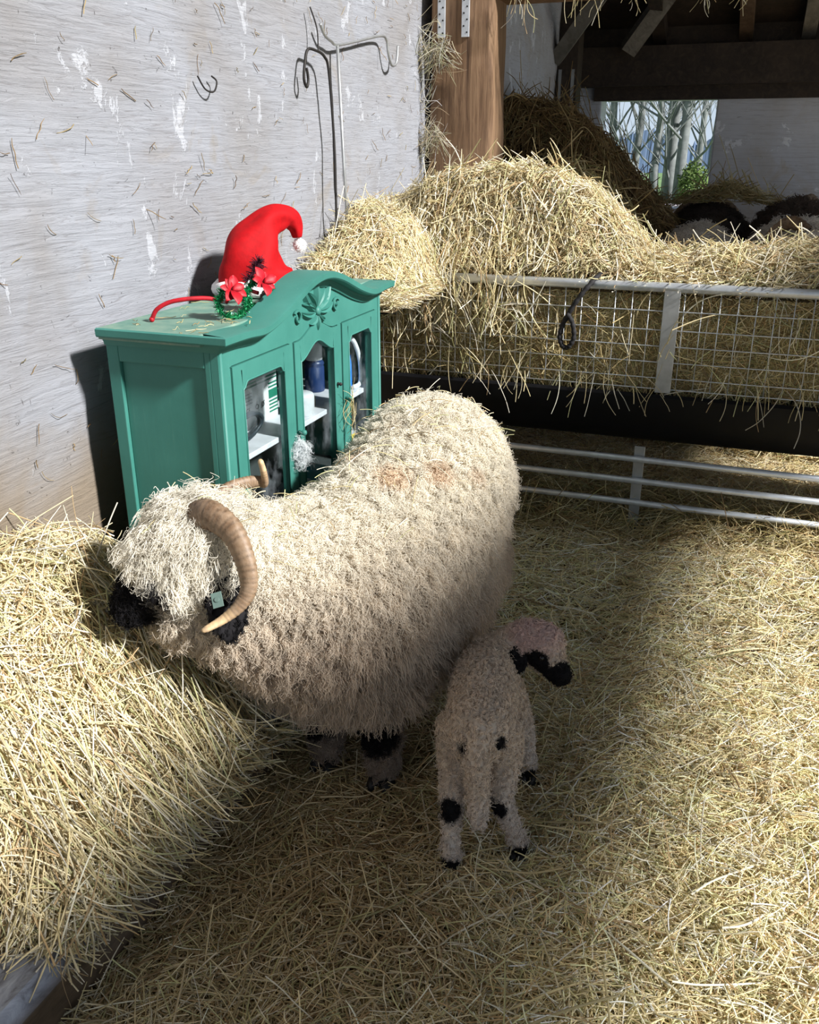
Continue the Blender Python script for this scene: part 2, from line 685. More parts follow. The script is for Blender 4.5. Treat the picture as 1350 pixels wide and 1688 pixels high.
M_POST = m_wood('weathered_oak', (0.065, 0.032, 0.015), (0.20, 0.112, 0.058), (0.36, 0.225, 0.125), (16, 16, 0.8))
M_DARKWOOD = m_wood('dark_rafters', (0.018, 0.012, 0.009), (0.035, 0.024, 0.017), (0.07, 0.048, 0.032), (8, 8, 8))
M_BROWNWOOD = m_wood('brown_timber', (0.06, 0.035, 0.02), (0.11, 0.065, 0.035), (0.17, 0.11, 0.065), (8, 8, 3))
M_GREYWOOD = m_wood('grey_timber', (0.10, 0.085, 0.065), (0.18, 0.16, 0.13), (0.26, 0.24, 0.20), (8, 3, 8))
M_GALV = plain('galvanised_steel', (0.66, 0.69, 0.72), 0.42, 0.55, 0.12, 25)
M_GALV_D = plain('dull_zinc', (0.44, 0.45, 0.45), 0.45, 0.8, 0.15, 20)
M_BLACKP = plain('black_plastic', (0.005, 0.005, 0.006), 0.5, 0, 0.2, 15, spec=0.2)
M_BLACKROPE = plain('black_rope', (0.014, 0.013, 0.014), 0.8, 0, 0.3, 90)
M_IRON = plain('dark_iron', (0.03, 0.027, 0.025), 0.6, 0.5, 0.2, 40)


def m_green():
    t = NT('green_paint')
    co = t.coords((1, 1, 1))
    f = t.noise(co, 6, 5, 0.6)
    c = t.ramp(f, ((0.3, (0.034, 0.156, 0.126)), (0.7, (0.048, 0.196, 0.160))))
    br = t.noise(t.coords((30, 30, 2)), 3, 5, 0.7)
    c = t.mix(t.math('MULTIPLY', t.ramp(br, ((0.62, (0, 0, 0)), (0.8, (1, 1, 1)))), 0.22), c, (0.22, 0.40, 0.34))
    t.color(c)
    t.b.inputs['Roughness'].default_value = 0.5
    t.b.inputs['Specular IOR Level'].default_value = 0.35
    t.bump(br, 0.12, 0.003)
    return t.m


M_GREEN = m_green()


def m_green_top():
    t = NT('dusty_green_paint')
    f = t.noise(t.coords(), 14, 6, 0.65)
    c = t.ramp(f, ((0.35, (0.09, 0.20, 0.16)), (0.6, (0.16, 0.26, 0.20)), (0.75, (0.27, 0.31, 0.23))))
    t.color(c)
    t.b.inputs['Roughness'].default_value = 0.7
    return t.m


M_GREENTOP = m_green_top()
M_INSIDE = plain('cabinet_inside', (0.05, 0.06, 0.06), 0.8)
M_SHELF = plain('white_shelf_paint', (0.72, 0.72, 0.76), 0.5)


def m_glass():
    t = NT('pane_glass')
    out = t.n['Material Output']
    tr = t.add('ShaderNodeBsdfTransparent')
    tr.inputs[0].default_value = (0.90, 0.93, 0.93, 1)
    gl = t.add('ShaderNodeBsdfGlossy')
    gl.inputs['Roughness'].default_value = 0.08
    df = t.add('ShaderNodeBsdfDiffuse')
    df.inputs[0].default_value = (0.55, 0.6, 0.65, 1)
    f = t.noise(t.coords((1, 1, 0.6)), 7, 6, 0.7)
    sm = t.ramp(f, ((0.5, (0, 0, 0)), (0.85, (0.20, 0.20, 0.20))))
    m1 = t.add('ShaderNodeMixShader')
    t.link(sm, m1.inputs[0])
    t.link(tr.outputs[0], m1.inputs[1]); t.link(df.outputs[0], m1.inputs[2])
    m2 = t.add('ShaderNodeMixShader')
    m2.inputs[0].default_value = 0.05
    t.link(m1.outputs[0], m2.inputs[1]); t.link(gl.outputs[0], m2.inputs[2])
    t.link(m2.outputs[0], out.inputs[0])
    return t.m


M_GLASS = m_glass()
M_HAT = plain('red_felt', (0.36, 0.0015, 0.004), 0.75, 0, 0.12, 60, 0.25, 0.2)
M_PLUSH = plain('white_plush', (0.78, 0.76, 0.74), 0.95, 0, 0.1, 120, 0.7, 0.1)
M_REDCLOTH = plain('red_poinsettia', (0.36, 0.004, 0.012), 0.55, 0, 0.25, 60)
M_TINSEL = plain('green_tinsel', (0.01, 0.20, 0.07), 0.3, 0.4, 0.5, 220)
M_BURG = plain('dark_tinsel', (0.05, 0.012, 0.022), 0.35, 0.3, 0.6, 220)
M_CONE = plain('pine_cone', (0.06, 0.03, 0.025), 0.7, 0, 0.4, 120)


def m_horn():
    t = NT('ridged_horn')
    at = t.add('ShaderNodeAttribute')
    at.attribute_name = 'col'
    f = t.noise(t.coords(), 60, 5, 0.7)
    c = t.mix(t.ramp(f, ((0.35, (0, 0, 0)), (0.75, (1, 1, 1)))), at.outputs['Color'], (0.30, 0.21, 0.135))
    t.color(c)
    t.b.inputs['Roughness'].default_value = 0.55
    t.bump(f, 0.25, 0.004)
    return t.m


M_HORN = m_horn()
M_HOOF = plain('black_hoof', (0.012, 0.011, 0.011), 0.5, 0, 0.3, 40)
M_EYE = plain('dark_eye', (0.01, 0.008, 0.008), 0.15, 0, 0.1, 10)
M_BARK = plain('winter_bark', (0.17, 0.178, 0.175), 0.9, 0, 0.3, 6)
M_FIELD = plain('field_grass', (0.12, 0.20, 0.07), 0.9, 0, 0.25, 0.6)
M_HEDGE = plain('evergreen_leaves', (0.11, 0.16, 0.04), 0.8, 0, 0.5, 3)
M_DISTANT = plain('distant_wood', (0.13, 0.18, 0.29), 0.95, 0, 0.2, 0.25)

# ------------------------------------------------------------------ the barn
WX = -1.64            # inner face of the long whitewashed wall


def wall_surf(y, z):
    return np.stack([WX + 0.012 * wob(y, z, 1.3) + 0.006 * wob(y, z, 4.0, 2.0), y, z], -1)


mb = MB()
ys = np.arange(-2.6, 4.85, 0.06); zs = np.arange(-0.05, 6.2, 0.06)
wl_o = grid_mesh('wall_left', wall_surf, ys, zs, M_WALL, kind='structure')
sol = wl_o.modifiers.new('thick', 'SOLIDIFY'); sol.thickness = 0.25; sol.offset = -1.0
wl2 = grid_mesh('wall_left_rear', lambda y, z: np.stack([WX + 0.02 + 0.02 * wob(y, z, 1.6), y, z], -1), np.arange(4.84, 7.68, 0.08), np.arange(-0.05, 3.6, 0.06), M_WALL2, kind='structure')
sol = wl2.modifiers.new('thick', 'SOLIDIFY'); sol.thickness = 0.25; sol.offset = -1.0

# far wall with the open window
FY = 8.4
mb = MB()
wx0, wx1, wz0, wz1 = -1.385, -0.45, 1.10, 1.95
mb.box((-2.2, FY, -0.05), (wx0, FY + 0.28, 2.06))
mb.box((wx1, FY, -0.05), (3.3, FY + 0.28, 2.06))
mb.box((wx0, FY, -0.05), (wx1, FY + 0.28, wz0))
mb.box((wx0, FY, wz1), (wx1, FY + 0.28, 2.06))
mb.build('wall_back', M_WALL2, kind='structure', auto=0.015)
MB().box((wx0 - 0.06, FY - 0.05, wz1 - 0.005), (3.3, FY + 0.02, 2.05)).build('trim_1', M_DARKWOOD, kind='structure')
MB().box((-2.1, FY + 0.05, 2.05), (3.4, FY + 0.28, 2.52)).build('wall_back_top', M_DARKWOOD, kind='structure')
MB().box((-1.72, FY - 0.16, 2.05), (3.05, FY + 0.16, 2.34)).build('tie_beam', M_DARKWOOD, kind='structure')
MB().box((-1.80, 7.66, 0.0), (-1.47, 7.86, 2.6)).build('corner_post', M_DARKWOOD, kind='structure')
MB().box((-2.0, 7.86, 0.0), (-1.72, FY, 2.6)).build('wall_left_corner', M_DARKWOOD, kind='structure')
for k, x in enumerate((-1.60, -1.50)):
    MB().box((x - 0.012, 7.650, 1.84), (x + 0.012, 7.659, 2.14)).build('post_strap', M_GALV_D, label=('left' if k == 0 else 'right') + ' one of two grey metal straps on the dark corner post', cat='strap', group='straps on the dark corner post')
# roof over the rear, taller front bay, open side with an unseen beam added for its shade
mb = MB()
RS = 0.37
rz = lambda y: 2.38 + (8.75 - y) * RS
for (xa, xb, ya, yb) in ((-2.1, 0.7, 8.75, 4.97), (2.95, 3.4, 8.75, 4.97), (0.7, 2.95, 8.75, 7.75), (0.7, 2.95, 6.85, 4.97)):      # unseen gap added in the roof so daylight brightens the rear bay
    mb.add([(xa, ya, rz(ya)), (xb, ya, rz(ya)), (xb, yb, rz(yb)), (xa, yb, rz(yb)), (xa, ya, rz(ya) + .08), (xb, ya, rz(ya) + .08), (xb, yb, rz(yb) + .08), (xa, yb, rz(yb) + .08)],
           [(0, 1, 2, 3), (7, 6, 5, 4), (0, 4, 5, 1), (1, 5, 6, 2), (2, 6, 7, 3), (3, 7, 4, 0)])
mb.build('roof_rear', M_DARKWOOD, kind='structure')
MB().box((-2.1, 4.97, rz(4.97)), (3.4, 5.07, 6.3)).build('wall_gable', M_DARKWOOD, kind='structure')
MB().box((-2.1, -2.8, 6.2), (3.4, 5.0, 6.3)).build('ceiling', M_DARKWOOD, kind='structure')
mb = MB()
mb.box((-2.0, -2.85, 3.3), (3.4, -2.6, 6.25)); mb.box((-2.0, -2.85, -0.05), (-1.2, -2.6, 3.3)); mb.box((3.0, -2.85, -0.05), (3.4, -2.6, 3.3))
mb.build('wall_front', M_DARKWOOD, kind='structure')  # unseen doorway opened here to let sky light fill the shade
mb = MB()
mb.box((3.05, 4.9, 2.3), (3.3, 8.7, 4.0))
for y in (5.0, 8.45):
    mb.box((3.05, y, -0.05), (3.3, y + 0.22, 2.3))
mb.build('wall_right', M_WALL2, kind='structure')  # unseen side, opened below so bounced sun brightens the rear
MB().box((3.05, 3.80, 2.30), (3.3, 4.9, 6.3)).build('wall_right_sunblock', M_DARKWOOD, kind='structure')  # unseen panel, its edge set to keep the sun off the rear hay
MB().box((3.0, -2.6, 2.31), (3.25, 4.95, 3.18)).build('added_shade_beam', M_BROWNWOOD, kind='structure')  # unseen, added at this height to throw the shade band across the floor
# rafters and braces seen in the dark roof
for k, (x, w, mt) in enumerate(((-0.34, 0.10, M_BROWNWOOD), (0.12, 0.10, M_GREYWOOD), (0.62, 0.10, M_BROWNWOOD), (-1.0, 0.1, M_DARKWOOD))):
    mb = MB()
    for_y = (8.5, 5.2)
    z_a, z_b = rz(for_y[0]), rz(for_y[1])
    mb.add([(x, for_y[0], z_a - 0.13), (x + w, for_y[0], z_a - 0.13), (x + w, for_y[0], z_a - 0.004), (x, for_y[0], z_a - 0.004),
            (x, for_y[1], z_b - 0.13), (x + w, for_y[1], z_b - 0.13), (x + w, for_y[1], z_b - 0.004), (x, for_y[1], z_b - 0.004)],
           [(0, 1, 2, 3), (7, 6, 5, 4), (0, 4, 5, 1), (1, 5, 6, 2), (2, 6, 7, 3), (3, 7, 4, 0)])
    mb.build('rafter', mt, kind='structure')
for (a, b, w) in (((-1.16, 8.1, 2.30), (-0.72, 7.9, 2.85), 0.085), ((-1.62, 7.6, 2.22), (-1.15, 7.0, 2.62), 0.07)):
    MB().tube([a, b], w, 4).build('roof_brace', M_GREYWOOD, kind='structure')
# oak post and head beam
pz = np.linspace(-0.05, 2.5, 34)
mb = MB()
for_v, ring = [], 14
for i, z in enumerate(pz):
    for k in range(ring):
        an = 2 * pi * (k + 0.5) / ring
        sx = 0.172 * np.sign(cos(an)) * abs(cos(an)) ** 0.28
        sy = 0.13 * np.sign(sin(an)) * abs(sin(an)) ** 0.28
        w = 1 + 0.035 * sin(z * 5 + k) + 0.02 * sin(z * 13 + 2.3 * k)
        for_v.append((-1.445 + sx * w * 0.96 - 0.012 * (2.2 - z), 4.73 + sy * w, z))
ff = [(i * ring + k, i * ring + (k + 1) % ring, (i + 1) * ring + (k + 1) % ring, (i + 1) * ring + k) for i in range(len(pz) - 1) for k in range(ring)]
ff += [tuple(reversed(range(ring))), tuple(range((len(pz) - 1) * ring, len(pz) * ring))]
mb.add(for_v, ff)
post = mb.build('timber_post', M_POST, smooth=True, label='thick weathered oak post standing against the whitewashed wall above the hay', cat='post')
auto_smooth(post, 40)
for k, (x, z0) in enumerate(((-1.545, 2.055), (-1.425, 2.055))):
    mb = MB().box((x - 0.019, 4.588, z0), (x + 0.019, 4.598, 2.6))
    s = mb.build('metal_strap', M_GALV, label=('left' if k == 0 else 'right') + ' one of two galvanised straps nailed to the oak post', cat='strap', group='straps nailed to the oak post', auto=0.002)
    hb = MB()
    for j in range(7):
        hb.lathe((x + 0.008 * (-1) ** j, 4.589, z0 + 0.02 + j * 0.027), ((0.0042, 0), (0.0042, -0.0025)), 8, (0, 1, 0))
    hb.build('hole_pattern', M_IRON, s)
MB().box((-1.34, 4.62, 2.215), (3.05, 4.87, 2.44)).build('head_beam', M_POST, kind='structure', auto=0.02)

# ------------------------------------------------------------------ floor and litter
def floor_h(x, y):
    h = 0.012 * wob(x, y, 2.0) + 0.006 * wob(x, y, 6.0, 1.0)
    h = h + 0.045 * smooth01((x + 0.34) / 0.22) * smooth01((3.95 - y) / 0.3)
    return h - 0.008


def floor_s(x, y):
    return np.stack([x, y, floor_h(x, y)], -1)


grid_mesh('floor', lambda x, y: floor_s(x, y) - np.array([0, 0, 0.01]), np.arange(-1.85, 3.3, 0.05), np.arange(-2.7, 8.5, 0.05), M_LITTER, kind='structure')


def near_density(pts, keep=0.45):
    """fewer stalks far off, where they are small, and outside the photograph"""
    P = np.c_[pts, np.zeros(len(pts))]
    iv = in_view(P, 40)
    return pts[iv | (RNG.random(len(pts)) < 0.16)]


def trodden_shade(x, y):
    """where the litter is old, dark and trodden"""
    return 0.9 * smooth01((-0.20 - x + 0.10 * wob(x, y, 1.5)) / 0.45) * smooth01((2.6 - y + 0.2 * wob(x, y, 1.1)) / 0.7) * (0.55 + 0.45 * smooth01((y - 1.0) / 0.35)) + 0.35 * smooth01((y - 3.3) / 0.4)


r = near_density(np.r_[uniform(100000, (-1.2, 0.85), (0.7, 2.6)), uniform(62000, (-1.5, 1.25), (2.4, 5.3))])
straw('bedding_straw', floor_s, r, M_STRAW, bright=1.32, L=(0.035, 0.14), thick=0.024, tilt=0.16, wild=0.06, wild_tilt=0.5, rad=(0.0006, 0.0015), tint=trodden_shade,  # darker shade left of the sun patch is put into the straw colour
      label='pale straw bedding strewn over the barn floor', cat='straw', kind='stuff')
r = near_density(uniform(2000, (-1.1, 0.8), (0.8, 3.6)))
straw('loose_stalks', floor_s, r, M_STRAW, tint=trodden_shade, L=(0.12, 0.28), thick=0.035, tilt=0.08, wild=0.1, wild_tilt=0.25, rad=(0.0012, 0.0026), pal=STRAW, bend=0.2,
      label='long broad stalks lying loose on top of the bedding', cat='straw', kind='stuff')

# hay heap along the wall on the left
def heap_h(x, y):
    top = 0.60 + 0.05 * wob(x * 0.3, y, 1.0) - 0.13 * smooth01((1.2 - y) / 0.5) - 0.115 * smooth01((y - 1.5) / 0.45)
    f = smooth01((-1.06 + 0.03 * wob(y, x * 0.2, 2.2, 0.7) - x) / 0.50) ** 0.75 * (1 - 0.9 * smooth01((1.07 + (x + 1.1) * 0.35 - y) / 0.20))
    h = 0.075 + (top - 0.075) * f + 0.02 * wob(x, y, 3.0)
    h = h * smooth01((2.75 - y) / 0.5)
    h = 0.05 + (h - 0.05) * smooth01((1.90 - y) / 0.16)
    return h


def heap_s(x, y):
    return np.stack([x, y, heap_h(x, y)], -1)


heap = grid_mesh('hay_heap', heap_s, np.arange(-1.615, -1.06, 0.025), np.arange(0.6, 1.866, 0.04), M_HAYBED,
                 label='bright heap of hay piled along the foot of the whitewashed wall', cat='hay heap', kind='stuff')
pts = uniform(22000, (-1.61, -1.08), (0.95, 1.84))
pts = pts[in_view(heap_s(pts[:, 0], pts[:, 1]), 120)]
straw('hay_stalks', heap_s, pts, M_STRAW, up=(0.5, -0.1, 0.83), L=(0.06, 0.24), thick=0.06, tilt=0.18, wild=0.14, wild_tilt=0.5, bend=0.4, parent=heap, rad=(0.0007, 0.0019))
pts = np.c_[RNG.uniform(-1.30, -1.08, 700), RNG.uniform(1.02, 1.84, 700)]
straw('hanging_stalks', heap_s, pts, M_STRAW, up=(0.8, -0.1, 0.6), L=(0.16, 0.32), thick=0.09, tilt=0.25, wild=0.3, wild_tilt=0.4, bend=0.3, az=0.1, az_spread=0.5, parent=heap, rad=(0.0009, 0.002))
# the worn beam that holds the heap back
mb = MB()
beam = [(-1.29, -0.02), (-1.29, 0.10), (-1.265, 0.128), (-1.08, 0.132), (-1.048, 0.105), (-1.042, -0.02)]
n_y = 30
V = []
for i, y in enumerate(np.linspace(0.2, 2.25, n_y)):
    for (x, z) in beam:
        V.append((x + 0.006 * sin(7 * y + 9 * z), y, z + (0.006 * sin(5 * y + 20 * x) if z > 0 else 0)))
nb = len(beam)
mb.add(V, [(i * nb + k, i * nb + (k + 1) % nb, (i + 1) * nb + (k + 1) % nb, (i + 1) * nb + k) for i in range(n_y - 1) for k in range(nb)] + [tuple(range(nb)), tuple(range((n_y - 1) * nb, n_y * nb))])
t = NT('worn_grey_beam')
f = t.noise(t.coords((6, 2, 6)), 4, 8, 0.7, 1.0)
sp = t.add('ShaderNodeSeparateXYZ')
t.link(t.coords(), sp.inputs[0])
c1 = t.ramp(f, ((0.35, (0.10, 0.10, 0.12)), (0.5, (0.25, 0.27, 0.32)), (0.7, (0.42, 0.45, 0.52))))
c2 = t.ramp(f, ((0.3, (0.05, 0.035, 0.022)), (0.7, (0.15, 0.10, 0.06))))
zf = t.ramp(sp.outputs['Z'], ((0.105, (1, 1, 1)), (0.122, (0, 0, 0))))
t.color(t.mix(zf, c1, c2))
t.b.inputs['Roughness'].default_value = 0.5
t.bump(f, 0.4, 0.006)
auto_smooth(mb.build('wooden_sleeper', t.m, smooth=True, label='worn grey timber sleeper holding back the hay heap on the floor', cat='beam'), 45)

# ------------------------------------------------------------------ the hay feeder
FYD = 3.75
feeder = empty('hay_feeder', (-0.2, FYD, 0.0), label='galvanised hay feeder with wire mesh rack above a black trough', cat='feeder')
MB().tube([(-1.60, FYD, 1.052), (1.45, FYD, 1.052)], 0.019, 14).build('top_rail', M_GALV, feeder, smooth=True)
mb = MB()
for k in range(45):
    x = -1.585 + k * 0.0675
    mb.tube([(x, FYD - 0.004, 0.640), (x, FYD - 0.004, 1.045)], 0.0020, 6)
for z in (0.645, 0.69, 0.755, 0.82, 0.885, 0.96):
    mb.tube([(-1.59, FYD - 0.008, z), (1.43, FYD - 0.008, z)], 0.0024, 6)
mb.build('wire_mesh', M_GALV, feeder, smooth=True)
MB().box((-0.315, FYD - 0.016, 0.63), (-0.252, FYD - 0.008, 1.05)).build('flat_bar', M_GALV_D, feeder, auto=0.002)
# trough: a thick-walled half pipe
prof = []
for k in range(13):
    an = pi + pi * k / 12
    prof.append((FYD + 0.17 + 0.21 * cos(an), 0.615 + 0.235 * sin(an)))
inner = [(y + (FYD + 0.17 - y) * 0.06, z + 0.012) for y, z in reversed(prof)]
mb = MB().prism(prof + inner, lambda u, v, d: (d, u, v), -1.565, 1.42)
auto_smooth(mb.build('trough', M_BLACKP, feeder), 40)
for nm, z in (('lower_rail', 0.332), ('lower_rail', 0.235), ('lower_rail', 0.135)):
    MB().tube([(-1.59, FYD, z), (1.43, FYD, z)], 0.0135, 12).build(nm, M_GALV, feeder, smooth=True)
MB().box((-0.375, FYD + 0.014, 0.0), (-0.330, FYD + 0.022, 0.385)).build('short_post', M_GALV_D, feeder, auto=0.002)
MB().box((-1.25, FYD + 0.014, 0.0), (-1.205, FYD + 0.022, 0.385)).build('short_post', M_GALV_D, feeder, auto=0.002)
MB().box((1.43, FYD - 0.02, 0.0), (1.46, FYD + 0.70, 1.05)).build('end_panel', M_GALV_D, feeder)  # unseen end, made solid so it shades the floor under the feeder
MB().box((-1.60, FYD - 0.02, 0.0), (-1.57, FYD + 0.70, 1.05)).build('end_panel', M_GALV_D, feeder)
for z in (0.66, 1.05):
    MB().tube([(-1.60, FYD + 0.70, z), (1.45, FYD + 0.70, z)], 0.019, 12).build('rear_rail', M_GALV, feeder, smooth=True)

# hay in the feeder
XK = np.array([-1.72, -1.55, -1.40, -1.2, -1.03, -0.85, -0.71, -0.55, -0.42, -0.25, -0.1, 0.1, 0.3, 0.8, 1.42])
ZK = np.array([1.22, 1.31, 1.385, 1.43, 1.44, 1.41, 1.365, 1.24, 1.115, 1.10, 1.115, 1.135, 1.15, 1.14, 1.08])


def rack_h(x, y):
    crest = np.interp(x, XK, ZK) + 0.018 * wob(x, y, 5.0)
    f = smooth01((y - (FYD + 0.005)) / 0.27) ** 0.8
    back = smooth01((FYD + 0.72 - y) / 0.2)
    return 1.02 + (crest - 1.02) * f * (0.75 + 0.25 * back) - 0.3 * (1 - back)


def rack_s(x, y):
    return np.stack([x, y, rack_h(x, y)], -1)


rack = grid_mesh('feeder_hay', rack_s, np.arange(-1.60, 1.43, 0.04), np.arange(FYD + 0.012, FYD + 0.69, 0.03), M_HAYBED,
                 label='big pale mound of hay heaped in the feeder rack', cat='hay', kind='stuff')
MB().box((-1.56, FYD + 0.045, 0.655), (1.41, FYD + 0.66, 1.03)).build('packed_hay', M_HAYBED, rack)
pts = uniform(30000, (-1.60, 0.75), (FYD + 0.05, FYD + 0.6))
straw('hay_stalks', rack_s, pts, M_STRAW, up=(0.1, -0.45, 0.88), L=(0.06, 0.2), thick=0.05, tilt=0.2, wild=0.12, wild_tilt=0.5, rad=(0.0010, 0.0024), parent=rack)


def front_s(x, z):
    return np.stack([x, FYD + 0.045 + 0.012 * wob(x, z, 6.0), z], -1)


pts = uniform(24000, (-1.56, 0.75), (0.645, 1.02))
straw('front_stalks', front_s, pts, M_STRAW, up=(0, -1, 0), L=(0.06, 0.2), thick=0.02, tilt=0.04, wild=0.03, wild_tilt=0.35, rad=(0.0010, 0.0021), pal=HAY, parent=rack)
pts = uniform(320, (-1.6, 0.75), (0.62, 1.0))
straw('poking_stalks', front_s, pts, M_STRAW, up=(0, -1, 0), L=(0.09, 0.24), thick=0.06, tilt=0.2, wild=0.3, wild_tilt=0.4, rad=(0.0010, 0.0020), az=pi / 2, az_spread=0.7, parent=rack)
pts = np.c_[RNG.triangular(-1.62, -1.6, -0.75, 750), RNG.uniform(0.88, 1.12, 750)]
straw('draped_stalks', front_s, pts, M_STRAW, up=(0, -1, 0), L=(0.14, 0.30), thick=0.08, tilt=0.15, wild=0.3, wild_tilt=0.3, rad=(0.0011, 0.0023), az=pi / 2, az_spread=0.5, bend=0.5, parent=rack)
pts = np.c_[RNG.uniform(-1.3, 0.7, 70), RNG.uniform(0.60, 0.70, 70)]
straw('dangling_stalks', lambda x, z: front_s(x, z) - np.array([0, 0.095, 0]), pts, M_STRAW, up=(0, -1, 0), L=(0.08, 0.22), thick=0.05, tilt=0.1, wild=0.1, rad=(0.0009, 0.0017), az=pi / 2, az_spread=0.35, parent=rack)
# hay that has slid over the left end of the feeder, behind the cabinet
def spill_h(x, y):
    top = 1.13 + 0.17 * smooth01((y - 3.2) / 0.5) - 0.10 * smooth01((x + 1.55) / 0.3) + 0.03 * wob(x, y, 5.0)
    return 1.0 + (top - 1.0) * smooth01((y - 3.10 - 0.30 * (x + 1.6)) / 0.14) * (1 - smooth01((x + 1.36) / 0.14))


def spill_s(x, y):
    return np.stack([x, y, spill_h(x, y)], -1)


spill = grid_mesh('slipped_hay', spill_s, np.arange(-1.61, -1.20, 0.03), np.arange(3.10, 3.79, 0.03), M_HAYBED, label='hay spilling over the left feeder end behind the green cabinet', cat='hay', kind='stuff')
straw('hay_stalks', spill_s, uniform(6500, (-1.60, -1.24), (3.16, 3.80)), M_STRAW, up=(0.15, -0.45, 0.85), L=(0.06, 0.2), thick=0.04, tilt=0.2, wild=0.14, wild_tilt=0.5, rad=(0.0009, 0.0019), parent=spill)
grid_mesh('matted_underside', lambda x, y: np.stack([x, y, 0 * x + 0.99], -1), np.arange(-1.61, -1.22, 0.04), np.arange(3.12, 3.79, 0.04), M_HAYBED, spill)
# litter under the feeder
pts = uniform(4500, (-1.3, 0.7), (3.62, 4.1))
straw('litter_under_feeder', lambda x, y: floor_s(x, y) + np.stack([0 * x, 0 * x, 0.06 * smooth01((y - 3.62) / 0.3)], -1), pts, M_STRAW, L=(0.08, 0.24), thick=0.05, tilt=0.2, wild=0.25, wild_tilt=0.5, pal=HAY,
      label='brown tangled hay fallen under the lower feeder rails', cat='hay', kind='stuff')

# rope thrown over the top rail
rp = [(-0.545, FYD + 0.06, 1.085), (-0.58, FYD + 0.02, 1.085), (-0.61, FYD - 0.035, 1.05), (-0.655, FYD - 0.05, 0.985), (-0.70, FYD - 0.045, 0.90), (-0.715, FYD - 0.04, 0.84), (-0.70, FYD - 0.042, 0.80),
      (-0.675, FYD - 0.045, 0.80), (-0.655, FYD - 0.048, 0.84), (-0.665, FYD - 0.05, 0.90), (-0.69, FYD - 0.06, 0.94)]
fine = []
for i in range(len(rp) - 1):
    for k in range(8):
        t_ = k / 8
        p0, p1, p2, p3 = (Vector(rp[max(0, min(len(rp) - 1, i + d))]) for d in (-1, 0, 1, 2))
        fine.append(0.5 * ((2 * p1) + (p2 - p0) * t_ + (2 * p0 - 5 * p1 + 4 * p2 - p3) * t_ ** 2 + (3 * p1 - p0 - 3 * p2 + p3) * t_ ** 3))
mb = MB()
mb.tube(fine, [0.010 + 0.0018 * sin(i * 1.9) for i in range(len(fine))], 9)
mb.build('rope_halter', M_BLACKROPE, smooth=True, label='black rope looped over the galvanised top rail of the feeder', cat='rope')

# hay stacked further back
def pile2_h(x, y):
    d = ((x + 1.0) / 0.62) ** 2 + ((y - 4.98) / 0.5) ** 2
    return 0.5 + 1.0 * np.exp(-d * 0.75) - 0.06 + 0.02 * wob(x, y, 5.0)


def pile2_s(x, y):
    return np.stack([x, y, pile2_h(x, y)], -1)


def pile3_h(x, y):
    px = np.interp(x, [-1.72, -1.5, -1.25, -1.0, -0.8, -0.6, -0.42, 0.1], [1.72, 1.80, 1.75, 1.60, 1.36, 1.18, 1.02, 0.60])
    f = smooth01((y - 5.15) / 0.7)
    b = smooth01((7.2 - y) / 0.8)
    return 0.3 + (px - 0.3) * f * b + 0.03 * wob(x, y, 4.0)


def pile3_s(x, y):
    return np.stack([x, y, pile3_h(x, y)], -1)


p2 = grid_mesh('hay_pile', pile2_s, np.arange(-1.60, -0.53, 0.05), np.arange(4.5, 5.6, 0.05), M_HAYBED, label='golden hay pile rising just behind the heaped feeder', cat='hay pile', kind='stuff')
straw('hay_stalks', pile2_s, uniform(8000, (-1.5, -0.55), (4.5, 5.4)), M_STRAW, up=(0.2, -0.6, 0.75), L=(0.08, 0.24), thick=0.06, tilt=0.2, wild=0.15, rad=(0.0014, 0.003), pal=HAY * 1.05, parent=p2)
p3 = grid_mesh('brown_hay_stack', pile3_s, np.arange(-1.60, -0.55, 0.06), np.arange(5.0, 7.4, 0.06), M_BROWNBED, label='tall dark brown hay stack against the rear part of the wall', cat='hay stack', kind='stuff')
straw('hay_stalks', pile3_s, uniform(12000, (-1.60, -0.54), (5.0, 6.6)), M_STRAW, up=(0.2, -0.6, 0.75), L=(0.08, 0.25), thick=0.06, tilt=0.2, wild=0.12, rad=(0.0016, 0.0032), pal=BROWN, parent=p3)

# raised straw where the other sheep lie
def lair_s(x, y):
    return np.stack([x, y, 0.40 * smooth01((y - 5.0) / 0.4) + 0.04 * wob(x, y, 2.0)], -1)


lair = grid_mesh('straw_bank', lair_s, np.arange(-0.53, 3.0, 0.08), np.arange(4.95, 8.38, 0.08), M_PALEBED, label='bank of deep straw under the sheep behind the feeder', cat='straw bank', kind='stuff')
straw('bank_stalks', lair_s, uniform(6000, (-0.5, 0.9), (5.0, 6.2)), M_STRAW, L=(0.08, 0.25), thick=0.05, tilt=0.2, wild=0.15, rad=(0.0014, 0.0028), pal=HAY, parent=lair)

# hay caught on the head beam
def drip(u, v):
    return np.stack([u, 4.60 + 0.0 * u, v], -1)


pts = np.c_[RNG.choice([-1.19, -1.12, -0.93, -0.90, -0.80, -0.66, -0.35, -0.2], 44) + RNG.normal(0, 0.025, 44), RNG.uniform(2.13, 2.22, 44)]
straw('beam_wisps', drip, pts, M_STRAW, up=(0, -1, 0), L=(0.06, 0.22), thick=0.03, tilt=0.1, az=pi / 2, az_spread=0.35, bend=0.5, rad=(0.0008, 0.0014),
      label='wisps of hay dangling from the head beam', cat='hay', kind='stuff')

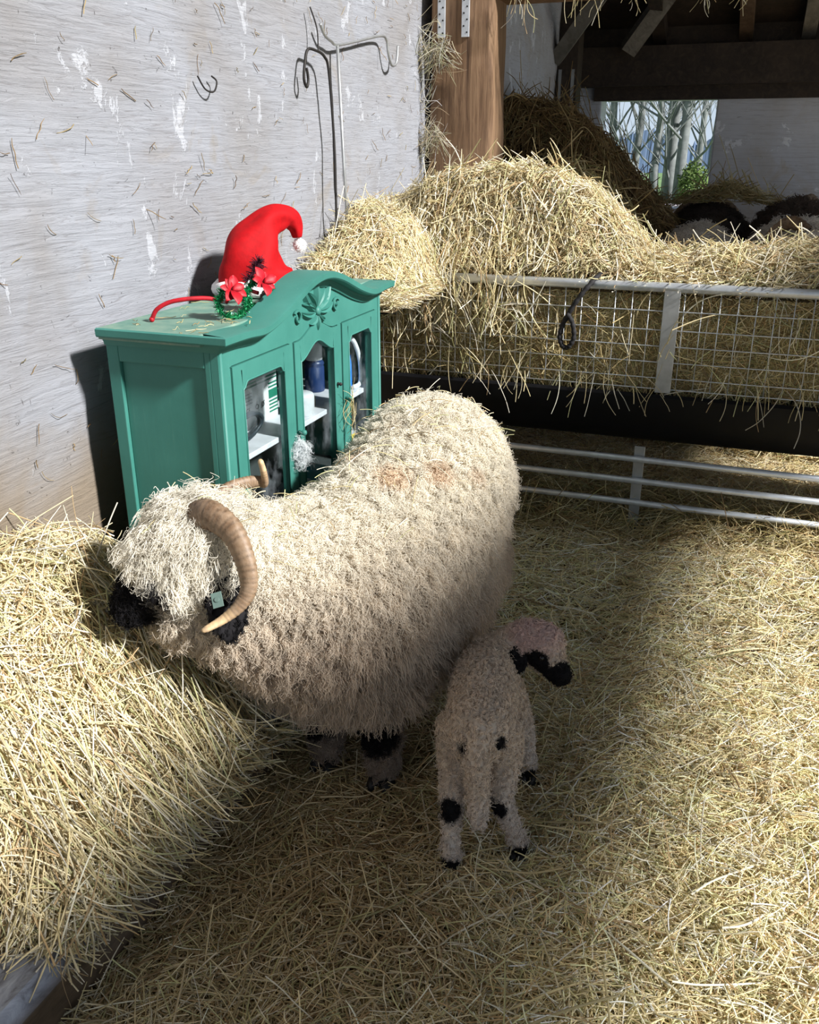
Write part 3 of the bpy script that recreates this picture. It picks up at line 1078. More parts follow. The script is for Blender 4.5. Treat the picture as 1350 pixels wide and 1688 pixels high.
# ------------------------------------------------------------------ rods and wire by the wall
def smooth_path(pts, n=8):
    out = []
    P = [Vector(p) for p in pts]
    for i in range(len(P) - 1):
        for k in range(n):
            t_ = k / n
            p0, p1, p2, p3 = (P[max(0, min(len(P) - 1, i + d))] for d in (-1, 0, 1, 2))
            out.append(0.5 * ((2 * p1) + (p2 - p0) * t_ + (2 * p0 - 5 * p1 + 4 * p2 - p3) * t_ ** 2 + (3 * p1 - p0 - 3 * p2 + p3) * t_ ** 3))
    out.append(P[-1])
    return out


RX = -1.60
def hk(pts):
    return [(p[0], p[1] * 0.964, 1.55 + (p[2] - 1.55) * 0.964) for p in pts]


o = empty('drench_hook', (RX, 3.55, 0.9), label='pale grey metal pole with side hooks leaning on the whitewashed wall', cat='hook pole')
MB().tube(hk([(RX + 0.02, 3.69, 0.9), (RX, 3.675, 1.5), (RX - 0.01, 3.666, 1.945)]), 0.0062, 10).build('pole', M_GALV_D, o, smooth=True)
MB().tube(smooth_path(hk([(RX, 3.49, 2.0), (RX, 3.53, 1.965), (RX - 0.006, 3.60, 1.952), (RX - 0.01, 3.666, 1.945), (RX - 0.008, 3.85, 1.975), (RX, 4.10, 2.02), (RX, 4.17, 2.01), (RX, 4.19, 1.96), (RX, 4.23, 1.915), (RX, 4.29, 1.93), (RX, 4.31, 2.0)])), 0.0055, 8).build('cross_hook', M_GALV_D, o, smooth=True)
MB().tube(smooth_path(hk([(RX + 0.025, 3.57, 0.9), (RX + 0.02, 3.545, 1.25), (RX + 0.015, 3.555, 1.55), (RX + 0.01, 3.535, 1.83), (RX + 0.008, 3.50, 1.89), (RX + 0.006, 3.42, 1.905), (RX + 0.004, 3.365, 1.90), (RX + 0.003, 3.34, 1.85), (RX + 0.003, 3.33, 1.80), (RX + 0.003, 3.35, 1.775), (RX + 0.003, 3.365, 1.80), (RX + 0.003, 3.355, 1.84)])), 0.0052, 8).build('crook_rod', M_IRON, smooth=True,
   label='thin dark iron rod with a crook top beside the pale pole', cat='rod')
MB().tube(smooth_path(hk([(WX + 0.03, 3.43, 2.05), (WX + 0.045, 3.45, 1.98), (WX + 0.05, 3.445, 1.90)])), 0.003, 6).build('wire_hook', M_IRON, smooth=True, label='short thin wire hanging above the crook of the iron rod', cat='wire')
MB().tube(smooth_path(hk([(WX + 0.03, 2.63, 1.765), (WX + 0.035, 2.66, 1.73), (WX + 0.04, 2.70, 1.725), (WX + 0.035, 2.73, 1.755), (WX + 0.03, 2.71, 1.77)])), 0.0026, 6).build('wire_loop', M_IRON, smooth=True, label='small bent wire loop sticking out of the bare whitewashed wall', cat='wire')
# specks of straw caught in the plaster
n = 420
pts = np.c_[RNG.uniform(1.2, 4.8, n), RNG.uniform(0.75, 2.5, n)]
straw('plaster_straws', lambda y, z: wall_surf(y, z) + np.array([0.004, 0, 0]), pts, M_STRAW, up=(1, 0, 0), L=(0.02, 0.07), thick=0.006, tilt=0.05, rad=(0.0006, 0.0012), pal=BROWN * 0.8,
      label='bits of dark chaff stuck in the whitewash', cat='chaff', kind='stuff')
# cobwebs full of chaff beside the post
pts = np.r_[np.c_[RNG.normal(-1.57, 0.06, 160), RNG.normal(2.0, 0.035, 160)], np.c_[RNG.normal(-1.58, 0.05, 120), RNG.normal(1.62, 0.03, 120)], np.c_[RNG.normal(-1.605, 0.02, 120), RNG.uniform(1.4, 2.2, 120)]]
straw('dusty_cobwebs', lambda x, z: np.stack([x, 4.56 + 0.0 * x, z - 0.5 * np.abs(x + 1.55)], -1), pts, M_STRAW, up=(0, -1, 0), L=(0.04, 0.2), thick=0.03, tilt=0.1, rad=(0.0006, 0.0013), pal=np.clip(STRAW * np.array([0.8, 0.85, 1.0]), 0, 1), az=0.2, az_spread=0.9,
      label='dusty cobwebs full of chaff between wall and oak post', cat='cobweb', kind='stuff')
# ------------------------------------------------------------------ the green cabinet
CF, CB = -1.20, -1.53          # front and back planes
Y0, Y1, YC = 1.88, 2.922, 2.405
cab = empty('display_cabinet', (-1.36, YC, 0.0), label='green painted cabinet with three glazed doors and an arched carved cornice', cat='cabinet')


def ogee(y):
    t = abs(y - YC - 0.02) / 0.375
    return 0.088 * (0.5 + 0.5 * cos(pi * min(t, 1))) - 0.006 * math.exp(-((t - 1.02) / 0.16) ** 2)


def fx(u, v, d):      # polygon in (y, z) swept along x
    return (d, u, v)


def strip(mb, ys, lo, up, x0, x1):
    """a board cut to two curves lo(y), up(y)"""
    n = len(ys)
    V = []
    for x in (x0, x1):
        for y in ys:
            V += [(x, y, lo(y)), (x, y, up(y))]
    F = []
    for i in range(n - 1):
        a, b = 2 * i, 2 * n + 2 * i
        F += [(a, a + 2, a + 3, a + 1), (b, b + 1, b + 3, b + 2), (a, b, b + 2, a + 2), (a + 1, a + 3, b + 3, b + 1)]
    F += [(0, 1, 2 * n + 1, 2 * n), (2 * n - 2, 4 * n - 2, 4 * n - 1, 2 * n - 1)]
    mb.add(V, F)


# carcass with recessed side panels
mb = MB()
for (ya, yb) in ((Y0, Y0 + 0.018), (Y1 - 0.018, Y1)):
    out = ya if ya == Y0 else yb
    inn = yb if ya == Y0 else ya
    rec = out + (0.011 if ya == Y0 else -0.011)
    lo, hi = sorted((out, inn))
    for (xa, xb, za, zb) in ((CB, CB + 0.036, 0.0, 1.1), (CF - 0.040, CF - 0.0225, 0.0, 1.1), (CB + 0.036, CF - 0.040, 1.05, 1.1), (CB + 0.036, CF - 0.040, 0.0, 0.12)):
        mb.box((xa, lo, za), (xb, hi, zb))
    lo, hi = sorted((rec, inn))
    mb.box((CB + 0.036, lo, 0.12), (CF - 0.040, hi, 1.05))
mb.box((CB, Y0 + 0.018, 0.0), (CB + 0.012, Y1 - 0.018, 1.13))
mb.box((CB + 0.012, Y0 + 0.018, 0.02), (CF - 0.025, Y1 - 0.018, 0.05))
mb.box((CF - 0.022, Y0 + 0.018, 0.0), (CF - 0.001, Y1 - 0.018, 0.462))      # plinth front
mb.build('carcass', M_GREEN, cab, auto=0.0025)
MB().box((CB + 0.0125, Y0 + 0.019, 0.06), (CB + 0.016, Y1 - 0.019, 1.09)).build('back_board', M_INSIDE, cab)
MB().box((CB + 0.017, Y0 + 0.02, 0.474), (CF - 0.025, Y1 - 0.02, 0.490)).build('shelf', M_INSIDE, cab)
MB().box((CB + 0.017, Y0 + 0.02, 0.764), (CF - 0.028, Y1 - 0.02, 0.780)).build('shelf', M_SHELF, cab, auto=0.002, label='white painted shelf')

DOORS = ((1.936, 2.247), (2.275, 2.572), (2.604, 2.883))


def d_top(k, y):
    a, b = DOORS[k]
    if k != 1:
        return 1.046
    t = (y - (a + b) / 2) / ((b - a) / 2)
    return 1.044 + 0.034 * (0.5 + 0.5 * cos(pi * min(1, abs(t) / 0.86)))


# face frame: stiles and shaped top rail
mb = MB()
for a, b in ((Y0, DOORS[0][0] - 0.003), (DOORS[0][1] + 0.003, DOORS[1][0] - 0.003), (DOORS[1][1] + 0.003, DOORS[2][0] - 0.003), (DOORS[2][1] + 0.003, Y1)):
    mb.box((CF - 0.022, a, 0.462), (CF, b, 1.0449))
ys = np.linspace(Y0, Y1, 90)
strip(mb, ys, lambda y: max([d_top(k, y) + 0.003 for k in range(3) if DOORS[k][0] - 0.003 <= y <= DOORS[k][1] + 0.003] + [1.045]), lambda y: 1.108 + ogee(y), CF, CF - 0.022)
mb.build('face_frame', M_GREEN, cab)
# fluted corner beads
for y in (Y0 + 0.008, Y1 - 0.008):
    MB().tube([(CF + 0.001, y, 0.02), (CF + 0.001, y, 1.095)], 0.006, 8).build('corner_bead', M_GREEN, cab, smooth=True)

# cornice: a moulded profile swept round three sides, following the arch in front
PR = [(0.0, -0.004), (0.005, -0.003), (0.007, 0.006), (0.011, 0.012), (0.012, 0.018), (0.031, 0.021), (0.034, 0.025), (0.035, 0.041), (0.028, 0.044), (-0.06, 0.044), (-0.06, 0.0)]
PR = [(o * 1.35 if o > 0 else o, u) for o, u in PR]
npf = len(PR)
mb = MB()
V = []
ns = 80
V += [(CB, Y0 - o / 1.35, 1.095 + u) for o, u in PR]
for i in range(ns + 1):
    s = i / ns
    for o, u in PR:
        oo = max(o, 0.0) / 1.35
        y = (Y0 - oo) + s * ((Y1 + oo) - (Y0 - oo))
        V.append((CF + o, y, 1.095 + ogee(y) + u))
V += [(CB, Y1 + o / 1.35, 1.095 + u) for o, u in PR]
rows = ns + 3
F = [(i * npf + k, i * npf + (k + 1) % npf, (i + 1) * npf + (k + 1) % npf, (i + 1) * npf + k) for i in range(1, rows - 2) for k in range(npf)]
for i in (0, rows - 2):
    F += [(i * npf + k, i * npf + k + 1, (i + 1) * npf + k + 1, (i + 1) * npf + k) for k in range(8)]
mb.add(V, F)
auto_smooth(mb.build('cornice', M_GREEN, cab), 28)
LIDZ = 1.139
MB().box((CB, Y0 - 0.026, LIDZ - 0.03), (CF - 0.03, Y1 + 0.026, LIDZ)).build('top_board', M_GREENTOP, cab, auto=0.003)

# doors
for k, (a, b) in enumerate(DOORS):
    dx0, dx1 = CF - 0.018, CF + 0.004
    sl = 0.046 if k != 1 else 0.036
    g0, g1 = a + sl, b - sl + (0.008 if k == 0 else 0.0)
    zb, zt = 0.52, 0.998
    mb = MB()
    mb.box((dx0, a, 0.466), (dx1, g0, 1.03))
    mb.box((dx0, g1, 0.466), (dx1, b, 1.03))
    mb.box((dx0, g0, 0.466), (dx1, g1, zb))

    def hole(y, k=k, g0=g0, g1=g1):
        t = (y - g0) / (g1 - g0)
        e = min(t, 1 - t) * (g1 - g0)
        if k != 1:
            return zt - 0.020 * (1 - float(smooth01((e - 0.004) / 0.020)))
        return zt - 0.014 + 0.042 * float(smooth01(e / ((g1 - g0) * 0.5)))
    strip(mb, np.linspace(a, b, 61), lambda y: hole(min(max(y, g0), g1)) if g0 <= y <= g1 else 1.03, lambda y: d_top(k, y), dx1, dx0)
    d = mb.build('door', M_GREEN, cab)
    bead = MB()
    path = [(dx1 + 0.0005, g0, zb), (dx1 + 0.0005, g0, hole(g0))] + [(dx1 + 0.0005, y, hole(y)) for y in np.linspace(g0, g1, 24)] + [(dx1 + 0.0005, g1, zb)]
    bead.tube(path, 0.003, 6)
    bead.build('glazing_bead', M_GREEN, d, smooth=True)
    MB().box((dx0 + 0.006, g0 - 0.006, zb - 0.006), (dx0 + 0.009, g1 + 0.006, 1.032)).build('glass_pane', M_GLASS, d)
    if k == 1:
        MB().lathe((dx1, b - 0.016, 0.862), ((0.005, 0), (0.0065, 0.003), (0.004, 0.006), (0.006, 0.012), (0.0035, 0.016)), 10, (1, 0, 0)).build('lock_knob', M_IRON, d, smooth=True)
    if k == 2:
        MB().lathe((dx1, a + 0.012, 0.80), ((0.006, 0), (0.005, 0.008), (0.009, 0.014), (0.008, 0.022), (0.003, 0.025)), 10, (1, 0, 0)).build('knob', M_GREEN, d, smooth=True)
    if k == 1:
        MB().lathe((dx1, a + 0.004, 0.78), ((0.006, 0), (0.005, 0.008), (0.009, 0.014), (0.008, 0.022), (0.003, 0.025)), 10, (1, 0, 0)).build('knob', M_GREEN, d, smooth=True)


# carved spray on the arch
def leaf(mb, p, ang, L, W, curl=0.0, th=0.012):
    n = 9
    rows = []
    for i in range(n):
        t = i / (n - 1)
        w = W * (sin(pi * min(1, t * 0.92 + 0.06)) ** 0.8)
        an = ang + curl * t
        if i == 0:
            c = Vector((0, p[0], p[1]))
        else:
            c = c + Vector((0, cos(an), sin(an))) * (L / (n - 1))
        nrm = Vector((0, -sin(an), cos(an)))
        rows.append((c, nrm, w, th * (0.5 + 0.9 * sin(pi * t)) + 0.002))
    V = []
    for c, nr, w, h in rows:
        for s_, hh in ((-1, 0), (-0.55, 0.8), (0, 0.45), (0.55, 0.8), (1, 0)):
            q = c + nr * (w * s_)
            V.append((CF + 0.0005 + h * hh, q.y, q.z))
    F = [(i * 5 + k, i * 5 + k + 1, (i + 1) * 5 + k + 1, (i + 1) * 5 + k) for i in range(n - 1) for k in range(4)]
    mb.add(V, F)


mb = MB()
cx, cz = YC + 0.025, 1.112
for an, L, W, cu in ((pi / 2, 0.075, 0.011, 0.0), (pi / 2 - 0.5, 0.07, 0.010, -0.5), (pi / 2 + 0.5, 0.07, 0.010, 0.5), (pi / 2 - 0.95, 0.085, 0.010, -0.6), (pi / 2 + 0.95, 0.085, 0.010, 0.6),
                     (0.2, 0.12, 0.012, 1.1), (pi - 0.2, 0.12, 0.012, -1.1), (-0.25, 0.10, 0.011, 0.7), (pi + 0.25, 0.10, 0.011, -0.7), (-1.0, 0.05, 0.009, 0.9), (pi + 1.0, 0.05, 0.009, -0.9), (-pi / 2, 0.045, 0.010, 0)):
    leaf(mb, (cx + 0.012 * cos(an), cz + 0.012 * sin(an)), an, L, W, cu, 0.011)
for s_ in (-1, 1):
    pth = []
    for i in range(16):
        an = 0.6 + i * 0.42
        rr = 0.024 * (1 - i / 20)
        pth.append((CF + 0.006, cx + s_ * (0.128 + rr * cos(an)), cz - 0.002 + rr * sin(an)))
    mb.tube(pth, 0.0045, 6)
mb.ball((CF + 0.006, cx, cz), (0.010, 0.014, 0.014), 10, 7)
auto_smooth(mb.build('carved_spray', M_GREEN, cab), 60)

# ------------------------------------------------------------------ things inside the cabinet
SHZ = 0.780


def text(s, size, M, mat, parent, name='lettering'):
    cu = bpy.data.curves.new(name, 'FONT')
    cu.body = s
    cu.size = size
    cu.extrude = 0.0002
    cu.materials.append(mat)
    tmp = bpy.data.objects.new('temporary', cu)
    COL.objects.link(tmp)
    me = bpy.data.meshes.new_from_object(tmp.evaluated_get(bpy.context.evaluated_depsgraph_get()))
    bpy.data.objects.remove(tmp)
    o = bpy.data.objects.new(name, me)
    COL.objects.link(o)
    o.parent = parent
    o.matrix_world = M
    l = offs(parent)
    o.location = Vector(M.translation) - l
    return o


M_INK = plain('grey_ink', (0.10, 0.11, 0.12), 0.7)
M_CARD = plain('white_card', (0.70, 0.70, 0.71), 0.6)
M_CARDG = plain('green_print', (0.015, 0.19, 0.12), 0.5)
M_BLUE = plain('dark_blue_plastic', (0.012, 0.035, 0.12), 0.35)
M_BLUE2 = plain('bright_blue_print', (0.03, 0.22, 0.62), 0.45)
M_MILK = plain('milky_plastic', (0.66, 0.68, 0.70), 0.4)
M_WHITEP = plain('white_plastic', (0.78, 0.79, 0.82), 0.35)
M_YEL = plain('yellow_label', (0.75, 0.55, 0.03), 0.45)
M_TEAL = plain('teal_cloth', (0.02, 0.35, 0.42), 0.7)
M_HOSE = plain('black_hose', (0.025, 0.035, 0.045), 0.45)
M_RAG = plain('pale_sacking', (0.42, 0.48, 0.54), 0.85, 0, 0.25, 40, 0.5)

bx = empty('carton', (-1.37, 2.32, SHZ), label='white carton with green stripes behind the cable in the left door', cat='box')
MB().box((-1.41, 2.16, SHZ), (-1.345, 2.43, 0.965)).build('box_body', M_CARD, bx, auto=0.002)
mb = MB()
mb.box((-1.3448, 2.162, 0.925), (-1.3440, 2.428, 0.963))
mb.box((-1.3448, 2.162, 0.913), (-1.3440, 2.428, 0.918))
mb.box((-1.3448, 2.162, 0.903), (-1.3440, 2.428, 0.907))
for i in range(9):
    z = 0.80 + i * 0.011
    mb.box((-1.3448, 2.375, z), (-1.3440, 2.428, z + (0.005 if i not in (4, 5) else 0.011)))
mb.build('green_stripes', M_CARDG, bx)
MX = Matrix(((0, 0, 1, -1.3436), (1, 0, 0, 2.235), (0, 1, 0, 0.832), (0, 0, 0, 1)))
text('CE', 0.020, MX, M_INK, bx)
MX = Matrix(((0, 0, 1, -1.3436), (1, 0, 0, 2.285), (0, 1, 0, 0.832), (0, 0, 0, 1)))
mb = MB()
for (yc, zc) in ((2.30, 0.838), (2.335, 0.838)):
    mb.tube([(-1.3436, yc + 0.008 * cos(a_), zc + 0.007 * sin(a_)) for a_ in np.linspace(0, 2 * pi, 13)], 0.0010, 5)
mb.tube([(-1.3436, 2.325, 0.828), (-1.3436, 2.345, 0.848)], 0.001, 5)
for i in range(4):
    mb.box((-1.3448, 2.235, 0.886 - i * 0.010), (-1.3440, 2.275, 0.887 - i * 0.010))
mb.build('printed_marks', M_INK, bx)
mb = MB()
pth = []
for i in range(84):
    an = i * 0.33
    rr = 1 + 0.07 * sin(i * 0.21)
    pth.append((-1.285 + 0.010 * sin(i * 0.13) + 0.010 * sin(an), 2.125 + 0.085 * rr * cos(an), SHZ + 0.046 + 0.038 * rr * sin(an) + 0.0))
mb.tube(pth, 0.0048, 7)
mb.build('coiled_cable', M_HOSE, smooth=True, label='coil of dark cable on the shelf behind the left glass door', cat='cable')
b = empty('bottle', (-1.37, 2.745, SHZ), label='dark blue bottle with a white top behind the middle door', cat='bottle')
MB().lathe((-1.37, 2.745, SHZ), ((0.031, 0), (0.034, 0.004), (0.034, 0.085), (0.031, 0.09), (0.0345, 0.094), (0.034, 0.10), (0.026, 0.112)), 20).build('bottle_body', M_BLUE, b, smooth=True)
MB().lathe((-1.37, 2.745, SHZ + 0.108), ((0.027, 0), (0.029, 0.003), (0.029, 0.062), (0.024, 0.067)), 20).build('cap', M_MILK, b, smooth=True)
b = empty('plastic_tub', (-1.275, 2.455, SHZ), label='translucent white plastic tub at the front of the middle shelf', cat='tub')
MB().lathe((-1.275, 2.455, SHZ), ((0.036, 0), (0.040, 0.004), (0.041, 0.062), (0.038, 0.068), (0.030, 0.072)), 18).build('tub_body', M_MILK, b, smooth=True)
MB().lathe((-1.285, 2.425, SHZ + 0.0725), ((0.010, 0), (0.011, 0.006), (0.008, 0.018), (0.003, 0.021)), 12).build('nozzle', M_YEL, b, smooth=True)
MB().lathe((-1.30, 2.56, SHZ), ((0.018, 0), (0.020, 0.003), (0.020, 0.03), (0.015, 0.036)), 14).build('small_jar', plain('amber_jar', (0.5, 0.38, 0.22), 0.4), smooth=True, label='small amber jar beside the white tub in the middle door', cat='jar')
b = empty('medicine_box', (-1.29, 2.81, SHZ), label='slim white and blue box standing in the right door', cat='box')
MB().box((-1.325, 2.775, SHZ), (-1.275, 2.812, 0.905)).build('box_body', M_CARD, b, auto=0.0015)
MB().box((-1.326, 2.8125, SHZ + 0.001), (-1.274, 2.8465, 0.895)).build('blue_side', M_BLUE2, b, auto=0.0015)
mb = MB()
for i in range(7):
    mb.box((-1.2748, 2.780, 0.80 + i * 0.012), (-1.2742, 2.806 - 0.004 * (i % 3), 0.803 + i * 0.012))
mb.build('printed_lines', M_BLUE2, b)
MB().tube(smooth_path([(-1.262, 2.78, 0.975), (-1.25, 2.815, 0.945), (-1.245, 2.845, 0.89), (-1.245, 2.856, 0.83), (-1.245, 2.845, 0.793), (-1.25, 2.80, 0.789)]), 0.0085, 10, flat=0.8).build('curved_tube', M_WHITEP, smooth=True,
   label='curved white plastic tube leaning in the right glass door', cat='tube')
b = empty('spray_can', (-1.255, 2.745, 0.515), label='spray can with a yellow label on the bottom shelf at right', cat='can')
MB().lathe((-1.255, 2.745, 0.515), ((0.026, 0), (0.028, 0.003), (0.028, 0.13), (0.022, 0.142), (0.012, 0.146), (0.012, 0.17), (0.008, 0.174)), 18).build('can_body', M_GALV, b, smooth=True)
MB().lathe((-1.255, 2.745, 0.605), ((0.0284, 0), (0.0286, 0.001), (0.0286, 0.034), (0.0284, 0.035)), 18).build('label_band', M_YEL, b, smooth=True)


def rag(name, c, r, mat, seed, **tags):
    mb = MB().ball(c, r, 20, 12)
    rs = np.random.default_rng(seed)
    a = rs.uniform(-1, 1, (6, 3)) * 40
    ph = rs.uniform(0, 6, 6)
    V = []
    for p in mb.v:
        p = Vector(p)
        d = p - Vector(c)
        f = sum(sin(a[i][0] * d.x + a[i][1] * d.y + a[i][2] * d.z + ph[i]) for i in range(6)) / 6
        V.append(Vector(c) + d * (1 + 0.35 * f))
    mb.v = [tuple(v) for v in V]
    return mb.build(name, mat, smooth=True, **tags)


rag('teal_cloth', (-1.30, 2.60, 0.525), (0.05, 0.055, 0.034), M_TEAL, 3, label='crumpled teal cloth at the bottom of the middle door', cat='cloth')
rag('sacking', (-1.30, 2.45, 0.525), (0.06, 0.085, 0.036), M_RAG, 8, label='pale crumpled sacking on the cabinet bottom behind the middle door', cat='cloth')

# ------------------------------------------------------------------ on top of the cabinet
hat = empty('santa_hat', (-1.44, 2.50, LIDZ), label='floppy red santa hat with white brim standing on the green cabinet', cat='hat')
# crown: a soft cone that bends over to the right
ax = smooth_path([(-1.445, 2.51, LIDZ + 0.02), (-1.45, 2.505, LIDZ + 0.09), (-1.44, 2.515, LIDZ + 0.16), (-1.425, 2.545, LIDZ + 0.215), (-1.405, 2.585, LIDZ + 0.245), (-1.385, 2.625, LIDZ + 0.245), (-1.370, 2.65, LIDZ + 0.215), (-1.365, 2.655, LIDZ + 0.175)], 6)
ax = [Vector((p.x, p.y, LIDZ + (p.z - LIDZ) * 0.90)) for p in ax]
m = len(ax)
rad = np.interp(np.linspace(0, 1, m), [0, 0.10, 0.25, 0.40, 0.55, 0.68, 0.80, 0.92, 1.0], [0.108, 0.108, 0.086, 0.058, 0.043, 0.035, 0.029, 0.021, 0.014])
seg = 28
V = []
view_r = Vector((cos(YAW), sin(YAW), 0))
N = Vector((1, 0, 0))
for i in range(m):
    T = (ax[min(i + 1, m - 1)] - ax[max(i - 1, 0)]).normalized()
    N = (N - T * N.dot(T)).normalized()
    B = T.cross(N)
    for k in range(seg):
        an = 2 * pi * k / seg
        t_ = i / m
        fold = 1 + 0.07 * sin(3 * an + 9 * t_) * (0.3 + t_) + 0.06 * sin(5 * an - 14 * t_ + 1) + 0.05 * sin(22 * t_ + 2 * an) * (t_ > 0.15)
        bulge = 0.16 * math.exp(-((t_ - 0.13) / 0.09) ** 2) * max(0, cos(an - 1.2))
        V.append(ax[i] + N * (rad[i] * (fold + bulge) * cos(an)) + B * (rad[i] * (fold + bulge) * sin(an)))
F = [(i * seg + k, i * seg + (k + 1) % seg, (i + 1) * seg + (k + 1) % seg, (i + 1) * seg + k) for i in range(m - 1) for k in range(seg)]
F += [tuple(reversed(range(seg))), tuple(range((m - 1) * seg, m * seg))]
cr = MB().add(V, F).build('crown', M_HAT, hat, smooth=True)
sb = cr.modifiers.new('sub', 'SUBSURF'); sb.levels = 1; sb.render_levels = 1
mb = MB()
mb.tube([(-1.445 + 0.112 * cos(a_), 2.51 + 0.118 * sin(a_), LIDZ + 0.024 + 0.004 * sin(3 * a_)) for a_ in np.linspace(0, 2 * pi, 37)], [0.021 + 0.002 * sin(i * 2.1) for i in range(37)], 12)
mb.build('brim', M_PLUSH, hat, smooth=True)
mb = MB().ball((-1.362, 2.66, LIDZ + 0.135), 0.021, 18, 12)
pp = mb.build('pompom', M_PLUSH, hat, smooth=True)
Vp = np.array(mb.v)
wool('pompom_fluff', Vp, mb.f, 900, 200, lambda P, Nn: np.full(len(P), 0.006), lambda P, Nn: np.tile([0.86, 0.84, 0.82], (len(P), 1)), M_WOOL, pp, K=4, grav=0.1, wave=0.001, r0=0.0006, r1=0.0003)

# novelty glasses: tinsel wreaths with poinsettias and red arms
gl = empty('novelty_glasses', (-1.30, 2.20, LIDZ), label='novelty christmas glasses with green tinsel rims and red flowers on the cabinet top', cat='glasses')


def tinsel(mb, path, r, n, ln, seed):
    rs = np.random.default_rng(seed)
    P = np.array([tuple(p) for p in path])
    for i in range(n):
        p = P[rs.integers(len(P))]
        d = rs.normal(0, 1, 3); d /= np.linalg.norm(d)
        s = rs.normal(0, 1, 3); s -= d * s.dot(d); s /= np.linalg.norm(s)
        L = ln * rs.uniform(0.6, 1.2)
        a_ = p + d * r * 0.3
        e = a_ + d * L
        w = s * 0.0013
        mb.add([a_ - w, a_ + w, e + w * 0.6, e - w * 0.6], [(0, 1, 2, 3)])


def poinsettia(parent, c, ax_, R, seed):
    rs = np.random.default_rng(seed)
    axv = Vector(ax_).normalized()
    a_ = axv.orthogonal().normalized(); b_ = axv.cross(a_)
    for k in range(7):
        an = 2 * pi * k / 7 + rs.uniform(-0.2, 0.2)
        d = (a_ * cos(an) + b_ * sin(an)).normalized()
        s_ = axv.cross(d)
        L = R * rs.uniform(0.8, 1.15)
        lift = rs.uniform(0.2, 0.9)
        V = []
        n = 7
        for i in range(n):
            t_ = i / (n - 1)
            w = 0.32 * L * sin(pi * (0.06 + 0.94 * t_)) ** 0.8
            p = Vector(c) + d * (L * t_) + axv * (L * lift * t_ * (1 - 0.6 * t_) + 0.002 * k)
            V += [p - s_ * w + axv * (w * 0.35), p, p + s_ * w + axv * (w * 0.35)]
        F = [(i * 3 + j, i * 3 + j + 1, (i + 1) * 3 + j + 1, (i + 1) * 3 + j) for i in range(n - 1) for j in range(2)]
        o_ = MB().add(V, F).build('petal', M_REDCLOTH, parent, smooth=True, fix=False)
        so = o_.modifiers.new('s', 'SOLIDIFY'); so.thickness = 0.0012


lensd = Vector((0.92, -0.40, 0.15)).normalized()
for j, (c, rr) in enumerate((((-1.272, 2.085, LIDZ + 0.042), 0.038), ((-1.268, 2.225, LIDZ + 0.042), 0.038))):
    a_ = Vector((0.42, 0.9, 0)).normalized(); b_ = Vector((-0.12, 0.05, 1)).normalized()
    ring = [Vector(c) + a_ * (rr * 1.15 * cos(t_)) + b_ * (rr * sin(t_)) for t_ in np.linspace(0, 2 * pi, 40)]
    mb = MB()
    mb.tube(ring, 0.0045, 7)
    tinsel(mb, ring, 0.006, 1100, 0.013, 20 + j)
    rim = mb.build('tinsel_rim', M_TINSEL, gl, fix=False)
    poinsettia(rim, Vector(c) + b_ * (rr * 0.75) + lensd * 0.012 + a_ * (-0.01 + 0.012 * j), lensd + Vector((0, 0, 0.45)), 0.042, 5 + j)
MB().tube(smooth_path([(-1.27, 2.125, LIDZ + 0.040), (-1.265, 2.15, LIDZ + 0.050), (-1.266, 2.175, LIDZ + 0.040)]), 0.0032, 7).build('bridge', M_TINSEL, gl, smooth=True)
arm = MB()
arm.tube(smooth_path([(-1.285, 2.06, LIDZ + 0.05), (-1.32, 2.035, LIDZ + 0.058), (-1.36, 2.005, LIDZ + 0.058), (-1.40, 1.985, LIDZ + 0.050), (-1.43, 1.972, LIDZ + 0.032), (-1.445, 1.968, LIDZ + 0.006)]), 0.0058, 9, flat=0.8)
arm.ball((-1.445, 1.968, LIDZ + 0.007), 0.0072, 10, 7)
arm.build('arm', M_REDCLOTH, gl, smooth=True, label='red dotted arm')
arm = MB()
arm.tube(smooth_path([(-1.285, 2.245, LIDZ + 0.045), (-1.33, 2.25, LIDZ + 0.052), (-1.37, 2.255, LIDZ + 0.045), (-1.40, 2.26, LIDZ + 0.01)]), 0.0055, 9, flat=0.8)
arm.build('arm', M_REDCLOTH, gl, smooth=True)
sp = empty('berry_sprig', (-1.335, 2.30, LIDZ), label='dark tinsel sprig with a pale stick leaning against the red hat', cat='sprig')
stem_ = [Vector((-1.325, 2.215, LIDZ + 0.008)), Vector((-1.33, 2.25, LIDZ + 0.038)), Vector((-1.335, 2.285, LIDZ + 0.072)), Vector((-1.335, 2.325, LIDZ + 0.095)), Vector((-1.335, 2.345, LIDZ + 0.118))]
MB().tube(stem_[:3], 0.0028, 7).build('stick', M_PLUSH, sp, smooth=True)
mb = MB()
tip_ = smooth_path(stem_[2:], 12)
mb.tube(tip_, 0.006, 7)
tinsel(mb, tip_, 0.006, 420, 0.024, 31)
mb.build('tinsel', M_BURG, sp, fix=False)
mb = MB()
for q in ((-1.318, 2.305, LIDZ + 0.07), (-1.316, 2.325, LIDZ + 0.075), (-1.318, 2.295, LIDZ + 0.082)):
    mb.ball(q, 0.0085, 10, 7)
mb.build('berries', M_REDCLOTH, sp, smooth=True)
cone = MB()
cone.ball((-1.30, 2.335, LIDZ + 0.020), (0.017, 0.030, 0.017), 14, 9)
rs = np.random.default_rng(4)
